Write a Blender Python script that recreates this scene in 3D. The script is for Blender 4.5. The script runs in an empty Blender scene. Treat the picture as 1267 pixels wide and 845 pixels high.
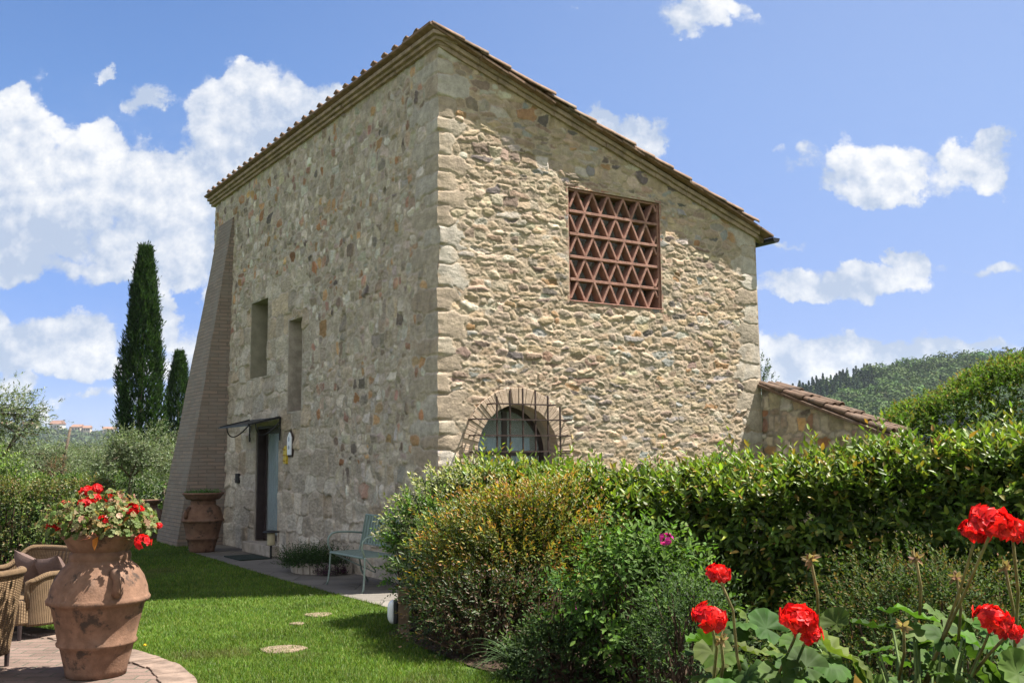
import bpy, bmesh, math, random
import numpy as np
from mathutils import Vector, Matrix
R_ = math.radians
random.seed(7); rng = np.random.default_rng(11)
scene = bpy.context.scene
COL = scene.collection

# ------------------------------------------------------------------ camera
cam_d = bpy.data.cameras.new('camera'); cam = bpy.data.objects.new('camera', cam_d); COL.objects.link(cam)
cam_d.sensor_width = 36.0; cam_d.lens = 36.0 * 1219 / 1267
cam_d.clip_start = 0.05; cam_d.clip_end = 20000
PITCH, ROLL, EYE = R_(6.7), R_(0.55), 1.55
Fv = Vector((0, math.cos(PITCH), math.sin(PITCH))); Rv = Vector((1, 0, 0)); Uv = Rv.cross(Fv)
Rr = math.cos(ROLL) * Rv - math.sin(ROLL) * Uv; Ur = math.cos(ROLL) * Uv + math.sin(ROLL) * Rv
m = Matrix((Rr, Ur, -Fv)).transposed().to_4x4(); m.translation = Vector((0, 0, EYE))
cam.matrix_world = m
scene.camera = cam

# ------------------------------------------------------------------ light
SUN_AZ = (0.990, 0.141)            # horizontal direction towards the sun
SUN_EL = R_(62)
sdir = Vector((SUN_AZ[0] * math.cos(SUN_EL), SUN_AZ[1] * math.cos(SUN_EL), math.sin(SUN_EL)))
sun_d = bpy.data.lights.new('sun', 'SUN'); sun_d.energy = 5.0; sun_d.angle = R_(0.53); sun_d.color = (1.0, 0.94, 0.84)
sun = bpy.data.objects.new('sun', sun_d); COL.objects.link(sun)
sun.rotation_euler = sdir.to_track_quat('Z', 'Y').to_euler(); sun.location = (20, 5, 40)

scene.view_settings.view_transform = 'Standard'; scene.view_settings.look = 'None'
scene.view_settings.exposure = 1.6; scene.view_settings.gamma = 1.0
try: scene.view_settings.use_curve_mapping = False
except Exception: pass
scene.cycles.max_bounces = 6; scene.cycles.diffuse_bounces = 3; scene.cycles.glossy_bounces = 3
scene.cycles.transmission_bounces = 5; scene.cycles.transparent_max_bounces = 8; scene.cycles.volume_bounces = 0
scene.cycles.sample_clamp_indirect = 4.0
try:
    scene.cycles.use_denoising = True; scene.cycles.denoiser = 'OPENIMAGEDENOISE'
except Exception: pass

# world: Nishita sky with cumulus laid out by direction in the sky
world = bpy.data.worlds.new('World'); scene.world = world; world.use_nodes = True
wt = world.node_tree; wt.nodes.clear()
class NT:
    def __init__(s, t): s.t = t
    def n(s, typ, **kw):
        nd = s.t.nodes.new(typ)
        for k, v in kw.items(): setattr(nd, k, v)
        return nd
    def link(s, a, b): s.t.links.new(a, b)
    def put(s, sock, v):
        if isinstance(v, (int, float, tuple, list)): sock.default_value = v
        else: s.t.links.new(v, sock)
    def math(s, op, a, b=0.0, c=None, clamp=False):
        nd = s.n('ShaderNodeMath', operation=op, use_clamp=clamp); s.put(nd.inputs[0], a); s.put(nd.inputs[1], b)
        if c is not None: s.put(nd.inputs[2], c)
        return nd.outputs[0]
    def vmath(s, op, a, b=(0, 0, 0)):
        nd = s.n('ShaderNodeVectorMath', operation=op); s.put(nd.inputs[0], a); s.put(nd.inputs[1], b)
        return nd.outputs['Value'] if op in ('LENGTH', 'DOT_PRODUCT', 'DISTANCE') else nd.outputs[0]
    def ramp(s, f, lo, hi, a=0.0, b=1.0, smooth=True):
        nd = s.n('ShaderNodeMapRange', clamp=True); nd.interpolation_type = 'SMOOTHSTEP' if smooth else 'LINEAR'
        s.put(nd.inputs[0], f); s.put(nd.inputs[1], lo); s.put(nd.inputs[2], hi); s.put(nd.inputs[3], a); s.put(nd.inputs[4], b)
        return nd.outputs[0]
    def mix(s, f, a, b, mode='MIX'):
        nd = s.n('ShaderNodeMix', data_type='RGBA', blend_type=mode)
        s.put(nd.inputs[0], f); s.put(nd.inputs[6], a if not isinstance(a, (tuple, list)) else tuple(a) + (1,) * (4 - len(a)))
        s.put(nd.inputs[7], b if not isinstance(b, (tuple, list)) else tuple(b) + (1,) * (4 - len(b)))
        return nd.outputs[2]
    def noise(s, vec, scale, detail=4, rough=0.55, out=0, dist=0.0):
        nd = s.n('ShaderNodeTexNoise'); s.put(nd.inputs['Vector'], vec); nd.inputs['Scale'].default_value = scale
        nd.inputs['Detail'].default_value = detail; nd.inputs['Roughness'].default_value = rough; nd.inputs['Distortion'].default_value = dist
        return nd.outputs[out]
W_ = NT(wt)
sky = W_.n('ShaderNodeTexSky', sky_type='NISHITA'); sky.sun_disc = False
sky.sun_elevation = SUN_EL; sky.sun_rotation = math.atan2(SUN_AZ[0], SUN_AZ[1])
sky.altitude = 300; sky.air_density = 1.0; sky.dust_density = 0.0; sky.ozone_density = 3.0
geo = W_.n('ShaderNodeTexCoord')
sep = W_.n('ShaderNodeSeparateXYZ'); W_.link(geo.outputs['Generated'], sep.inputs[0])
yy = W_.math('MAXIMUM', sep.outputs[1], 0.12)
uu = W_.math('DIVIDE', sep.outputs[0], yy); vv = W_.math('DIVIDE', sep.outputs[2], yy)
cmb = W_.n('ShaderNodeCombineXYZ'); W_.link(uu, cmb.inputs[0]); W_.link(vv, cmb.inputs[1]); P2 = cmb.outputs[0]
wob = W_.noise(P2, 9.0, 7, 0.66, out=1)
wob = W_.vmath('MULTIPLY', W_.vmath('SUBTRACT', wob, (0.5, 0.5, 0.5)), (0.10, 0.085, 0))
PW = W_.vmath('ADD', P2, wob)
def sky_uv(px, py):
    d = Fv + (px - 633.5) / 1219 * Rr - (py - 422.5) / 1219 * Ur
    return d.x / d.y, d.z / d.y
# (pixel x, y, half width, half height, softness) : directions of the cumulus heaps
CLOUDS = [(20, 205, 85, 110, 1), (-10, 150, 45, 40, 1), (60, 290, 130, 60, 1), (115, 215, 85, 75, 1), (178, 128, 34, 26, .8), (175, 225, 85, 75, 1),
          (215, 285, 100, 75, 1), (295, 150, 66, 62, 1), (290, 130, 45, 45, 1), (350, 165, 70, 70, 1), (400, 125, 50, 38, 1), (440, 140, 60, 45, 1), (330, 240, 130, 80, 1), (235, 330, 50, 40, 1),
          (40, 330, 75, 30, 1), (120, 338, 40, 18, .7), (60, 430, 110, 40, 1), (120, 455, 60, 22, .8), (215, 390, 40, 40, .8), (20, 105, 26, 16, .45), (135, 87, 10, 11, .4), (55, 505, 12, 18, .5), (110, 492, 70, 13, .5), (30, 470, 50, 13, .5), (290, 420, 80, 60, .8),
          (855, 18, 44, 26, .9), (890, 2, 34, 14, .5), (713, 10, 10, 11, .35), (790, 165, 40, 32, .9), (745, 152, 40, 24, .8), (808, 143, 9, 12, .5),
          (1090, 215, 98, 44, 1), (1060, 245, 50, 22, .8), (1200, 205, 62, 34, .9), (1238, 175, 28, 26, .9), (1060, 352, 95, 23, .9), (1120, 328, 40, 20, .9), (1010, 366, 34, 12, .6), (960, 306, 32, 9, .45), (1200, 326, 90, 7, .25),
          (1060, 444, 150, 28, 1), (1010, 465, 130, 42, 1), (960, 440, 60, 26, .9), (1130, 436, 70, 13, .6), (1210, 436, 70, 8, .35), (380, 110, 40, 30, .4)]
dens = None
for (px, py, a, b, s) in CLOUDS:
    u0, v0 = sky_uv(px, py)
    q = W_.vmath('MULTIPLY', W_.vmath('SUBTRACT', PW, (u0, v0, 0)), (1219 / a, 1219 / b, 0))
    l = W_.math('SUBTRACT', s, W_.math('MULTIPLY', W_.vmath('LENGTH', q), s))
    if dens is None: dens = l
    else:
        nd = W_.n('ShaderNodeMath', operation='SMOOTH_MAX'); W_.put(nd.inputs[0], dens); W_.put(nd.inputs[1], l); nd.inputs[2].default_value = 0.12
        dens = nd.outputs[0]
fb0 = W_.noise(P2, 17.0, 9, 0.62); fb0b = W_.noise(W_.vmath('ADD', P2, (0.007, 0.012, 0)), 17.0, 9, 0.62)
def cells(sc, amp):
    v = W_.n('ShaderNodeTexVoronoi', feature='F1', voronoi_dimensions='2D'); W_.put(v.inputs['Vector'], PW); v.inputs['Scale'].default_value = sc
    return W_.math('MULTIPLY', W_.math('SUBTRACT', .42, v.outputs['Distance']), amp)
puffs = W_.math('ADD', cells(15.0, .55), cells(34.0, .32))
fb = W_.math('ADD', W_.math('MULTIPLY', fb0, .8), W_.math('ADD', puffs, .10))
dd = W_.math('ADD', dens, W_.math('MULTIPLY', W_.math('SUBTRACT', fb, 0.5), 1.5))
alpha = W_.ramp(dd, -0.10, 0.20)
# thin veils
veil = W_.noise(W_.vmath('MULTIPLY', P2, (1.0, 2.2, 0)), 3.0, 6, 0.6)
side = W_.math('MULTIPLY', W_.ramp(uu, 0.15, -0.35), W_.ramp(vv, 0.42, 0.26))
veil = W_.math('MULTIPLY', W_.ramp(veil, 0.46, 0.78, 0, 0.42), side)
alpha = W_.math('MAXIMUM', alpha, veil)
relief = W_.math('ADD', W_.math('MULTIPLY', W_.math('SUBTRACT', fb0, fb0b), 3.2), W_.math('MULTIPLY', puffs, .9))
big = W_.noise(P2, 5.0, 3, 0.5)
lit = W_.math('ADD', W_.math('ADD', 0.30, relief), W_.math('MULTIPLY', W_.math('SUBTRACT', big, 0.5), 2.4))
lit = W_.math('ADD', lit, W_.math('MULTIPLY', W_.math('SUBTRACT', dd, 0.35), 0.25), clamp=True)
ccol = W_.mix(lit, (2.55, 3.05, 3.95), (5.0, 5.05, 5.15))
skyc = W_.n('ShaderNodeHueSaturation'); skyc.inputs['Saturation'].default_value = 0.92; skyc.inputs['Value'].default_value = 1.0
W_.link(sky.outputs[0], skyc.inputs['Color'])
elev = W_.math('MAXIMUM', vv, 0.0)
tint = W_.mix(W_.ramp(elev, 0.0, 0.42), (.40, .44, .72), (.54, .68, .88))
skyt = W_.mix(1.0, skyc.outputs[0], tint, 'MULTIPLY')
skyt = W_.mix(W_.math('MULTIPLY', W_.ramp(uu, -.45, .55), .50), skyt, (2.25, 2.8, 4.2))   # milky air towards the sun
# unseen bright cloud cover added behind the viewer to lift the ambient fill
bk = W_.math('MULTIPLY', W_.ramp(sep.outputs[1], 0.10, -0.22), W_.ramp(W_.noise(geo.outputs['Generated'], 3.2, 5, .6), .30, .52, .35, 1.0))
final = W_.mix(bk, W_.mix(alpha, skyt, ccol), (4.9, 4.95, 5.1))
bg = W_.n('ShaderNodeBackground'); W_.link(final, bg.inputs[0]); bg.inputs[1].default_value = 0.065
wo = W_.n('ShaderNodeOutputWorld'); W_.link(bg.outputs[0], wo.inputs[0])
try:
    world.cycles.sampling_method = 'MANUAL'; world.cycles.sample_map_resolution = 256
except Exception: pass

# ------------------------------------------------------------------ helpers
def tag(o, label=None, cat=None, group=None, kind=None):
    if label: o['label'] = label
    if cat: o['category'] = cat
    if group: o['group'] = group
    if kind: o['kind'] = kind
    return o
def empty(name, loc=(0, 0, 0), rz=0.0, label=None, cat=None, group=None, kind=None):
    o = bpy.data.objects.new(name, None); COL.objects.link(o); o.location = loc; o.rotation_euler = (0, 0, rz); o.empty_display_size = 0.2
    return tag(o, label, cat, group, kind)
def link_mesh(name, me, mat=None, parent=None, smooth=False):
    o = bpy.data.objects.new(name, me); COL.objects.link(o)
    if mat: me.materials.append(mat)
    if parent: o.parent = parent
    if smooth: me.polygons.foreach_set('use_smooth', np.ones(len(me.polygons), dtype=bool))
    return o
def np_mesh(name, V, faces, mat=None, parent=None, col=None, uv=None, smooth=False):
    """V (n,3); faces: array (m,k) or list of arrays with different k"""
    if isinstance(faces, np.ndarray): faces = [faces]
    faces = [f for f in faces if len(f)]
    me = bpy.data.meshes.new(name)
    V = np.asarray(V, dtype=np.float32); me.vertices.add(len(V)); me.vertices.foreach_set('co', V.ravel())
    loops = np.concatenate([f.ravel() for f in faces]).astype(np.int32)
    sizes = np.concatenate([np.full(len(f), f.shape[1]) for f in faces]).astype(np.int32)
    starts = np.concatenate([[0], np.cumsum(sizes)[:-1]]).astype(np.int32)
    me.loops.add(len(loops)); me.loops.foreach_set('vertex_index', loops)
    me.polygons.add(len(sizes)); me.polygons.foreach_set('loop_start', starts)
    try: me.polygons.foreach_set('loop_total', sizes)
    except Exception: pass
    me.update(calc_edges=True)
    if col is not None:
        ca = me.color_attributes.new('Col', 'FLOAT_COLOR', 'POINT')
        c4 = np.ones((len(V), 4), dtype=np.float32); c4[:, :3] = col; ca.data.foreach_set('color', c4.ravel())
    if uv is not None:
        ul = me.uv_layers.new(name='UVMap'); ul.data.foreach_set('uv', np.asarray(uv, dtype=np.float32)[loops].ravel())
    return link_mesh(name, me, mat, parent, smooth)

class MB:
    """collects solid shapes into one mesh"""
    def __init__(s): s.v = []; s.f = []; s.uv = None
    def add(s, V, F):
        o = len(s.v); s.v += [tuple(p) for p in V]; s.f += [tuple(i + o for i in f) for f in F]; return s
    def box(s, x0, x1, y0, y1, z0, z1, M=None):
        V = [(x, y, z) for x in (x0, x1) for y in (y0, y1) for z in (z0, z1)]
        if M is not None: V = [M @ Vector(p) for p in V]
        return s.add(V, [(0, 1, 3, 2), (4, 6, 7, 5), (0, 4, 5, 1), (2, 3, 7, 6), (0, 2, 6, 4), (1, 5, 7, 3)])
    def hexa(s, P):  # 8 points: bottom loop 4, top loop 4
        return s.add(P, [(3, 2, 1, 0), (4, 5, 6, 7), (0, 1, 5, 4), (1, 2, 6, 5), (2, 3, 7, 6), (3, 0, 4, 7)])
    def tube(s, pts, rad, seg=8, cap=True, flat=1.0):
        pts = [Vector(p) for p in pts]; n = len(pts)
        if not isinstance(rad, (list, tuple)): rad = [rad] * n
        V = []; F = []; prev = None
        for i, p in enumerate(pts):
            t = (pts[min(i + 1, n - 1)] - pts[max(i - 1, 0)]).normalized()
            if prev is None:
                a = t.cross(Vector((0, 0, 1)));
                if a.length < 1e-3: a = t.cross(Vector((0, 1, 0)))
            else: a = prev - t * prev.dot(t)
            a.normalize(); prev = a; b = t.cross(a)
            for k in range(seg):
                an = 2 * math.pi * k / seg; V.append(p + (a * math.cos(an) + b * math.sin(an) * flat) * rad[i])
        for i in range(n - 1):
            for k in range(seg):
                k2 = (k + 1) % seg; F.append((i * seg + k, i * seg + k2, (i + 1) * seg + k2, (i + 1) * seg + k))
        if cap: F.append(tuple(range(seg))[::-1]); F.append(tuple((n - 1) * seg + k for k in range(seg)))
        return s.add(V, F)
    def bar(s, a, b, w, d, up=(0, 0, 1)):
        a, b = Vector(a), Vector(b); t = (b - a).normalized(); u = Vector(up); sd = t.cross(u)
        if sd.length < 1e-4: sd = t.cross(Vector((1, 0, 0)))
        sd.normalize(); u = sd.cross(t); P = []
        for q in (a, b):
            for (i, j) in ((-1, -1), (1, -1), (1, 1), (-1, 1)): P.append(q + sd * i * w / 2 + u * j * d / 2)
        return s.add(P, [(3, 2, 1, 0), (4, 5, 6, 7), (0, 1, 5, 4), (1, 2, 6, 5), (2, 3, 7, 6), (3, 0, 4, 7)])
    def lathe(s, prof, seg=40, c=(0, 0, 0), wob=None):
        V = []; F = []
        for i, (r, z) in enumerate(prof):
            for k in range(seg):
                an = 2 * math.pi * k / seg; rr = r * (1 + (wob(an, z) if wob else 0)); V.append((c[0] + rr * math.cos(an), c[1] + rr * math.sin(an), c[2] + z))
        for i in range(len(prof) - 1):
            for k in range(seg):
                k2 = (k + 1) % seg; F.append((i * seg + k, i * seg + k2, (i + 1) * seg + k2, (i + 1) * seg + k))
        return s.add(V, F)
    def build(s, name, mat=None, parent=None, smooth=False, bevel=0.0):
        me = bpy.data.meshes.new(name); me.from_pydata([tuple(p) for p in s.v], [], s.f); me.update()
        o = link_mesh(name, me, mat, parent, smooth)
        if bevel:
            b = o.modifiers.new('bevel', 'BEVEL'); b.width = bevel; b.segments = 2; b.limit_method = 'ANGLE'; b.angle_limit = R_(40)
        return o

def vnoise(x, y, seed=0):
    g = np.random.default_rng(seed).random((256, 256)); xi = np.floor(x).astype(int); yi = np.floor(y).astype(int)
    fx = x - xi; fy = y - yi; fx = fx * fx * (3 - 2 * fx); fy = fy * fy * (3 - 2 * fy)
    a = g[xi & 255, yi & 255]; b = g[(xi + 1) & 255, yi & 255]; c = g[xi & 255, (yi + 1) & 255]; d = g[(xi + 1) & 255, (yi + 1) & 255]
    return (a * (1 - fx) + b * fx) * (1 - fy) + (c * (1 - fx) + d * fx) * fy
def fbm(x, y, o=4, seed=0, gain=.5):
    s = 0; a = 1; t = 0
    for i in range(o): s = s + a * vnoise(x * 2 ** i + 17.3 * i, y * 2 ** i + 5.1 * i, seed + i); t += a; a *= gain
    return s / t - .5
def sstep(a, b, x):
    t = np.clip((x - a) / (b - a), 0, 1); return t * t * (3 - 2 * t)

# ------------------------------------------------------------------ materials
def mat_new(name):
    mt = bpy.data.materials.new(name); mt.use_nodes = True; t = NT(mt.node_tree)
    bs = mt.node_tree.nodes['Principled BSDF']; return mt, t, bs
def coord(t, kind='Object'):
    return t.n('ShaderNodeTexCoord').outputs[kind]
def bump(t, bs, h, strength=0.4, dist=0.02):
    b = t.n('ShaderNodeBump'); b.inputs['Strength'].default_value = strength; b.inputs['Distance'].default_value = dist
    t.put(b.inputs['Height'], h); t.link(b.outputs[0], bs.inputs['Normal'])
def mat_simple(name, c, rough=0.6, metal=0.0, var=0.15, scale=12.0, bumps=0.15, spec=0.4):
    mt, t, bs = mat_new(name); o = coord(t)
    n = t.noise(o, scale, 5, 0.6); n2 = t.noise(o, scale * 6, 3, 0.6)
    f = t.ramp(n, .3, .7)
    c1 = tuple(x * (1 - var) for x in c); c2 = tuple(min(1, x * (1 + var)) for x in c)
    t.link(t.mix(f, c1, c2), bs.inputs['Base Color']); bs.inputs['Roughness'].default_value = rough; bs.inputs['Metallic'].default_value = metal
    bs.inputs['Specular IOR Level'].default_value = spec
    if bumps: bump(t, bs, n2, bumps, 0.01)
    return mt
def mat_stone():
    mt, t, bs = mat_new('rubble_stone'); o = coord(t)
    a = t.n('ShaderNodeAttribute', attribute_name='Col').outputs['Color']
    n = t.noise(o, 9, 6, 0.65); n2 = t.noise(o, 55, 5, 0.7); n3 = t.noise(o, 1.1, 3, 0.5)
    c = t.mix(t.ramp(n, .3, .72, 0, 1), t.mix(1.0, a, (.78, .77, .76), 'MULTIPLY'), t.mix(1.0, a, (1.16, 1.14, 1.10), 'MULTIPLY'))
    c = t.mix(t.ramp(n2, .54, .72, 0, .55), c, t.mix(1.0, c, (.48, .45, .42), 'MULTIPLY')); c = t.mix(t.ramp(n2, .46, .30, 0, .5), c, t.mix(1.0, c, (1.4, 1.38, 1.33), 'MULTIPLY'))
    c = t.mix(t.ramp(n3, .4, .7, 0, .22), c, t.mix(1.0, c, (.72, .72, .7), 'MULTIPLY'))
    t.link(c, bs.inputs['Base Color']); bs.inputs['Roughness'].default_value = .92; bs.inputs['Specular IOR Level'].default_value = .2
    h = t.math('ADD', t.math('MULTIPLY', n, .7), t.math('MULTIPLY', n2, .5))
    bump(t, bs, h, .8, .018); return mt
def mat_brick(name, c1, c2, mortar, bw=.26, bh=.062, ms=.008, uvk='UV', dirt=(.25, .22, .19)):
    mt, t, bs = mat_new(name); uv = coord(t, uvk)
    w = t.noise(uv, 6, 3, .5, out=1); uvw = t.vmath('ADD', uv, t.vmath('MULTIPLY', t.vmath('SUBTRACT', w, (.5, .5, .5)), (.012, .012, 0)))
    b = t.n('ShaderNodeTexBrick'); t.link(uvw, b.inputs['Vector']); b.inputs['Scale'].default_value = 1.0
    b.inputs['Brick Width'].default_value = bw; b.inputs['Row Height'].default_value = bh; b.inputs['Mortar Size'].default_value = ms; b.inputs['Mortar Smooth'].default_value = .3
    b.inputs['Color1'].default_value = c1 + (1,); b.inputs['Color2'].default_value = c2 + (1,); b.inputs['Mortar'].default_value = mortar + (1,)
    n = t.noise(uv, 3.0, 5, .6); n2 = t.noise(uv, 60, 4, .6)
    c = t.mix(t.ramp(n, .40, .66, 0, .6), b.outputs['Color'], dirt)
    c = t.mix(t.ramp(n2, .5, .8, 0, .4), c, t.mix(1.0, c, (.6, .58, .55), 'MULTIPLY'))
    t.link(c, bs.inputs['Base Color']); bs.inputs['Roughness'].default_value = .9; bs.inputs['Specular IOR Level'].default_value = .2
    h = t.math('ADD', t.math('MULTIPLY', b.outputs['Fac'], -1.0), t.math('MULTIPLY', n2, .5))
    bump(t, bs, h, .7, .012); return mt
def mat_terracotta(name, c=(.36, .165, .10), stain=(.06, .045, .035), amount=.5, pale=(.42, .36, .29), sc=4.0):
    mt, t, bs = mat_new(name); o = coord(t)
    n = t.noise(o, sc, 6, .65); n2 = t.noise(o, sc * 3.5, 5, .6); n3 = t.noise(o, 70, 4, .6)
    cc = t.mix(t.ramp(n2, .35, .7), tuple(x * .8 for x in c), tuple(min(1, x * 1.2) for x in c))
    cc = t.mix(t.ramp(n, .52, .75, 0, .5), cc, pale)
    n4 = t.noise(t.vmath('ADD', o, (7, 3, 1)), sc * 1.6, 8, .72)
    cc = t.mix(t.ramp(n4, .66 - amount * .2, .76 - amount * .2, 0, .85), cc, stain)
    t.link(cc, bs.inputs['Base Color']); bs.inputs['Roughness'].default_value = .85; bs.inputs['Specular IOR Level'].default_value = .25
    bump(t, bs, t.math('ADD', n3, n2), .35, .01); return mt
def mat_leaf(name, trans=.35, rough=.42, spec=.5, tint=(1.1, 1.25, .55)):
    mt = bpy.data.materials.new(name); mt.use_nodes = True; t = NT(mt.node_tree); bs = mt.node_tree.nodes['Principled BSDF']
    a = t.n('ShaderNodeAttribute', attribute_name='Col').outputs['Color']
    t.link(a, bs.inputs['Base Color']); bs.inputs['Roughness'].default_value = rough; bs.inputs['Specular IOR Level'].default_value = spec
    tr = t.n('ShaderNodeBsdfTranslucent'); t.link(t.mix(1.0, a, tint, 'MULTIPLY'), tr.inputs[0])
    mx = t.n('ShaderNodeMixShader'); mx.inputs[0].default_value = trans; t.link(bs.outputs[0], mx.inputs[1]); t.link(tr.outputs[0], mx.inputs[2])
    t.link(mx.outputs[0], mt.node_tree.nodes['Material Output'].inputs['Surface']); return mt
def mat_glass(name, c=(.02, .03, .035), rough=.05):
    mt, t, bs = mat_new(name); bs.inputs['Base Color'].default_value = c + (1,); bs.inputs['Roughness'].default_value = rough
    bs.inputs['Transmission Weight'].default_value = .85; bs.inputs['IOR'].default_value = 1.05; bs.inputs['Specular IOR Level'].default_value = .5
    bs.inputs['Base Color'].default_value = (.85, .92, .93, 1)
    return mt

M = {}
M['stone'] = mat_stone()
M['ashlar'] = mat_simple('dressed_stone', (.345, .305, .26), .9, var=.25, scale=6, bumps=.5, spec=.2)
M['plaster'] = mat_simple('reveal_plaster', (.27, .25, .19), .9, var=.18, scale=5, bumps=.2, spec=.2)
M['plaster_warm'] = mat_simple('lime_mortar', (.38, .31, .235), .95, var=.2, scale=9, bumps=.4, spec=.1)
M['brick'] = mat_brick('buttress_brick', (.285, .215, .172), (.215, .172, .142), (.165, .145, .125), .30, .070, .011, dirt=(.235, .21, .182))
M['archbrick'] = mat_simple('arch_brick', (.40, .31, .235), .9, var=.14, scale=9, bumps=.5, spec=.2)
M['archbrick_dark'] = mat_simple('worn_brick', (.17, .125, .10), .9, var=.3, scale=7, bumps=.5, spec=.2)
M['cornice'] = mat_simple('cornice_brick', (.29, .215, .16), .9, var=.25, scale=7, bumps=.4, spec=.2)
M['tile'] = mat_terracotta('old_roof_tile', (.20, .125, .085), (.09, .075, .06), .55, (.30, .26, .21), 3.0)
M['lattice'] = mat_terracotta('lattice_brick', (.29, .155, .12), (.16, .10, .08), .2, (.33, .25, .20), 5.0)
M['urn'] = mat_terracotta('urn_terracotta', (.175, .098, .064), (.035, .028, .024), .62, (.25, .175, .135), 3.2)
M['coping'] = mat_terracotta('dark_coping_tile', (.13, .085, .06), (.05, .042, .036), .6, (.22, .19, .16), 4.0)
M['curtain_sky_teal'] = mat_simple('sky_teal_door_curtain', (.10, .155, .18), .9, var=.15, scale=8, bumps=.1, spec=.1)  # teal stands in for sky reflected in the door glass
M['sunk_stone'] = mat_simple('sunk_stone', (.19, .145, .105), .95, var=.35, scale=18, bumps=.6, spec=.1)
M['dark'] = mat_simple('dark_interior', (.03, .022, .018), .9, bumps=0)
M['darkwood'] = mat_simple('dark_brown_wood', (.035, .024, .024), .5, var=.2, scale=10, bumps=.1)
M['iron'] = mat_simple('rusty_iron', (.045, .028, .024), .6, .3, var=.35, scale=20, bumps=.2)
M['darkmetal'] = mat_simple('dark_metal', (.03, .03, .033), .45, .4, var=.1, bumps=0)
M['glass'] = mat_glass('window_glass')
M['curtain'] = mat_simple('pale_curtain', (.27, .41, .57), .9, var=.12, scale=8, bumps=.1, spec=.1)
M['paving'] = None
M['white'] = mat_simple('white_glaze', (.72, .74, .77), .3, var=.05, bumps=0)
M['yellow'] = mat_simple('yellow_glaze', (.50, .36, .03), .45, var=.2, scale=30, bumps=.1)
M['green_metal'] = mat_simple('pale_green_metal', (.215, .275, .25), .5, .1, var=.12, scale=14, bumps=.05)
M['mat'] = mat_simple('green_mat', (.018, .028, .022), .95, var=.3, scale=40, bumps=.5)
M['wood'] = mat_simple('weathered_wood', (.17, .12, .075), .85, var=.3, scale=10, bumps=.4)
M['bark'] = mat_simple('bark', (.11, .085, .065), .95, var=.35, scale=14, bumps=.8, spec=.1)
M['twig'] = mat_simple('twig', (.075, .05, .035), .9, var=.3, scale=30, bumps=.3, spec=.1)
M['cushion'] = mat_simple('taupe_fabric', (.12, .082, .072), .95, var=.12, scale=60, bumps=.3, spec=.1)
M['greymetal'] = mat_simple('grey_table_metal', (.26, .27, .31), .35, .6, var=.08, bumps=0)
M['soil'] = mat_simple('soil', (.05, .035, .025), .95, var=.4, scale=30, bumps=.6, spec=.1)
M['leaf'] = mat_leaf('leaf_glossy', .36, .46, .32)
M['leaf_soft'] = mat_leaf('leaf_soft', .36, .65, .18)
M['leaf_matte'] = mat_leaf('leaf_matte', .36, .7, .14)
M['leaf_far'] = mat_leaf('leaf_far', .15, .8, .15)
M['petal'] = mat_leaf('petal', .3, .55, .3, (1.3, .8, .8))
M['grass'] = mat_leaf('grass_blade', .35, .5, .3, (1.1, 1.2, .6))
def mat_wicker():
    mt, t, bs = mat_new('wicker'); uv = coord(t, 'UV')
    w = t.n('ShaderNodeTexWave', wave_type='BANDS', bands_direction='X'); t.link(uv, w.inputs[0]); w.inputs['Scale'].default_value = 12; w.inputs['Distortion'].default_value = .5
    w2 = t.n('ShaderNodeTexWave', wave_type='BANDS', bands_direction='Y'); t.link(uv, w2.inputs[0]); w2.inputs['Scale'].default_value = 22; w2.inputs['Distortion'].default_value = .6
    f = t.math('MULTIPLY', w.outputs['Fac'], w2.outputs['Fac']); n = t.noise(uv, 9, 4, .6)
    c = t.mix(t.ramp(f, .05, .6), (.08, .048, .025), (.37, .245, .13)); c = t.mix(t.ramp(n, .4, .7, 0, .5), c, (.24, .155, .085))
    t.link(c, bs.inputs['Base Color']); bs.inputs['Roughness'].default_value = .7; bs.inputs['Specular IOR Level'].default_value = .3
    bump(t, bs, f, .8, .012); return mt
M['wicker'] = mat_wicker()
def mat_ground():
    mt, t, bs = mat_new('ground_turf'); o = coord(t)
    n = t.noise(o, 1.6, 6, .6); n2 = t.noise(o, .05, 4, .6); n3 = t.noise(o, 40, 4, .7)
    c = t.mix(t.ramp(n, .35, .7), (.040, .075, .012), (.075, .115, .02)); c = t.mix(t.ramp(n2, .45, .65, 0, .5), c, (.10, .10, .045))
    c = t.mix(t.ramp(n3, .45, .8, 0, .6), c, (.03, .05, .008))
    t.link(c, bs.inputs['Base Color']); bs.inputs['Roughness'].default_value = .95; bs.inputs['Specular IOR Level'].default_value = .1
    bump(t, bs, n3, .6, .02); return mt
M['ground'] = mat_ground()
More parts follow.
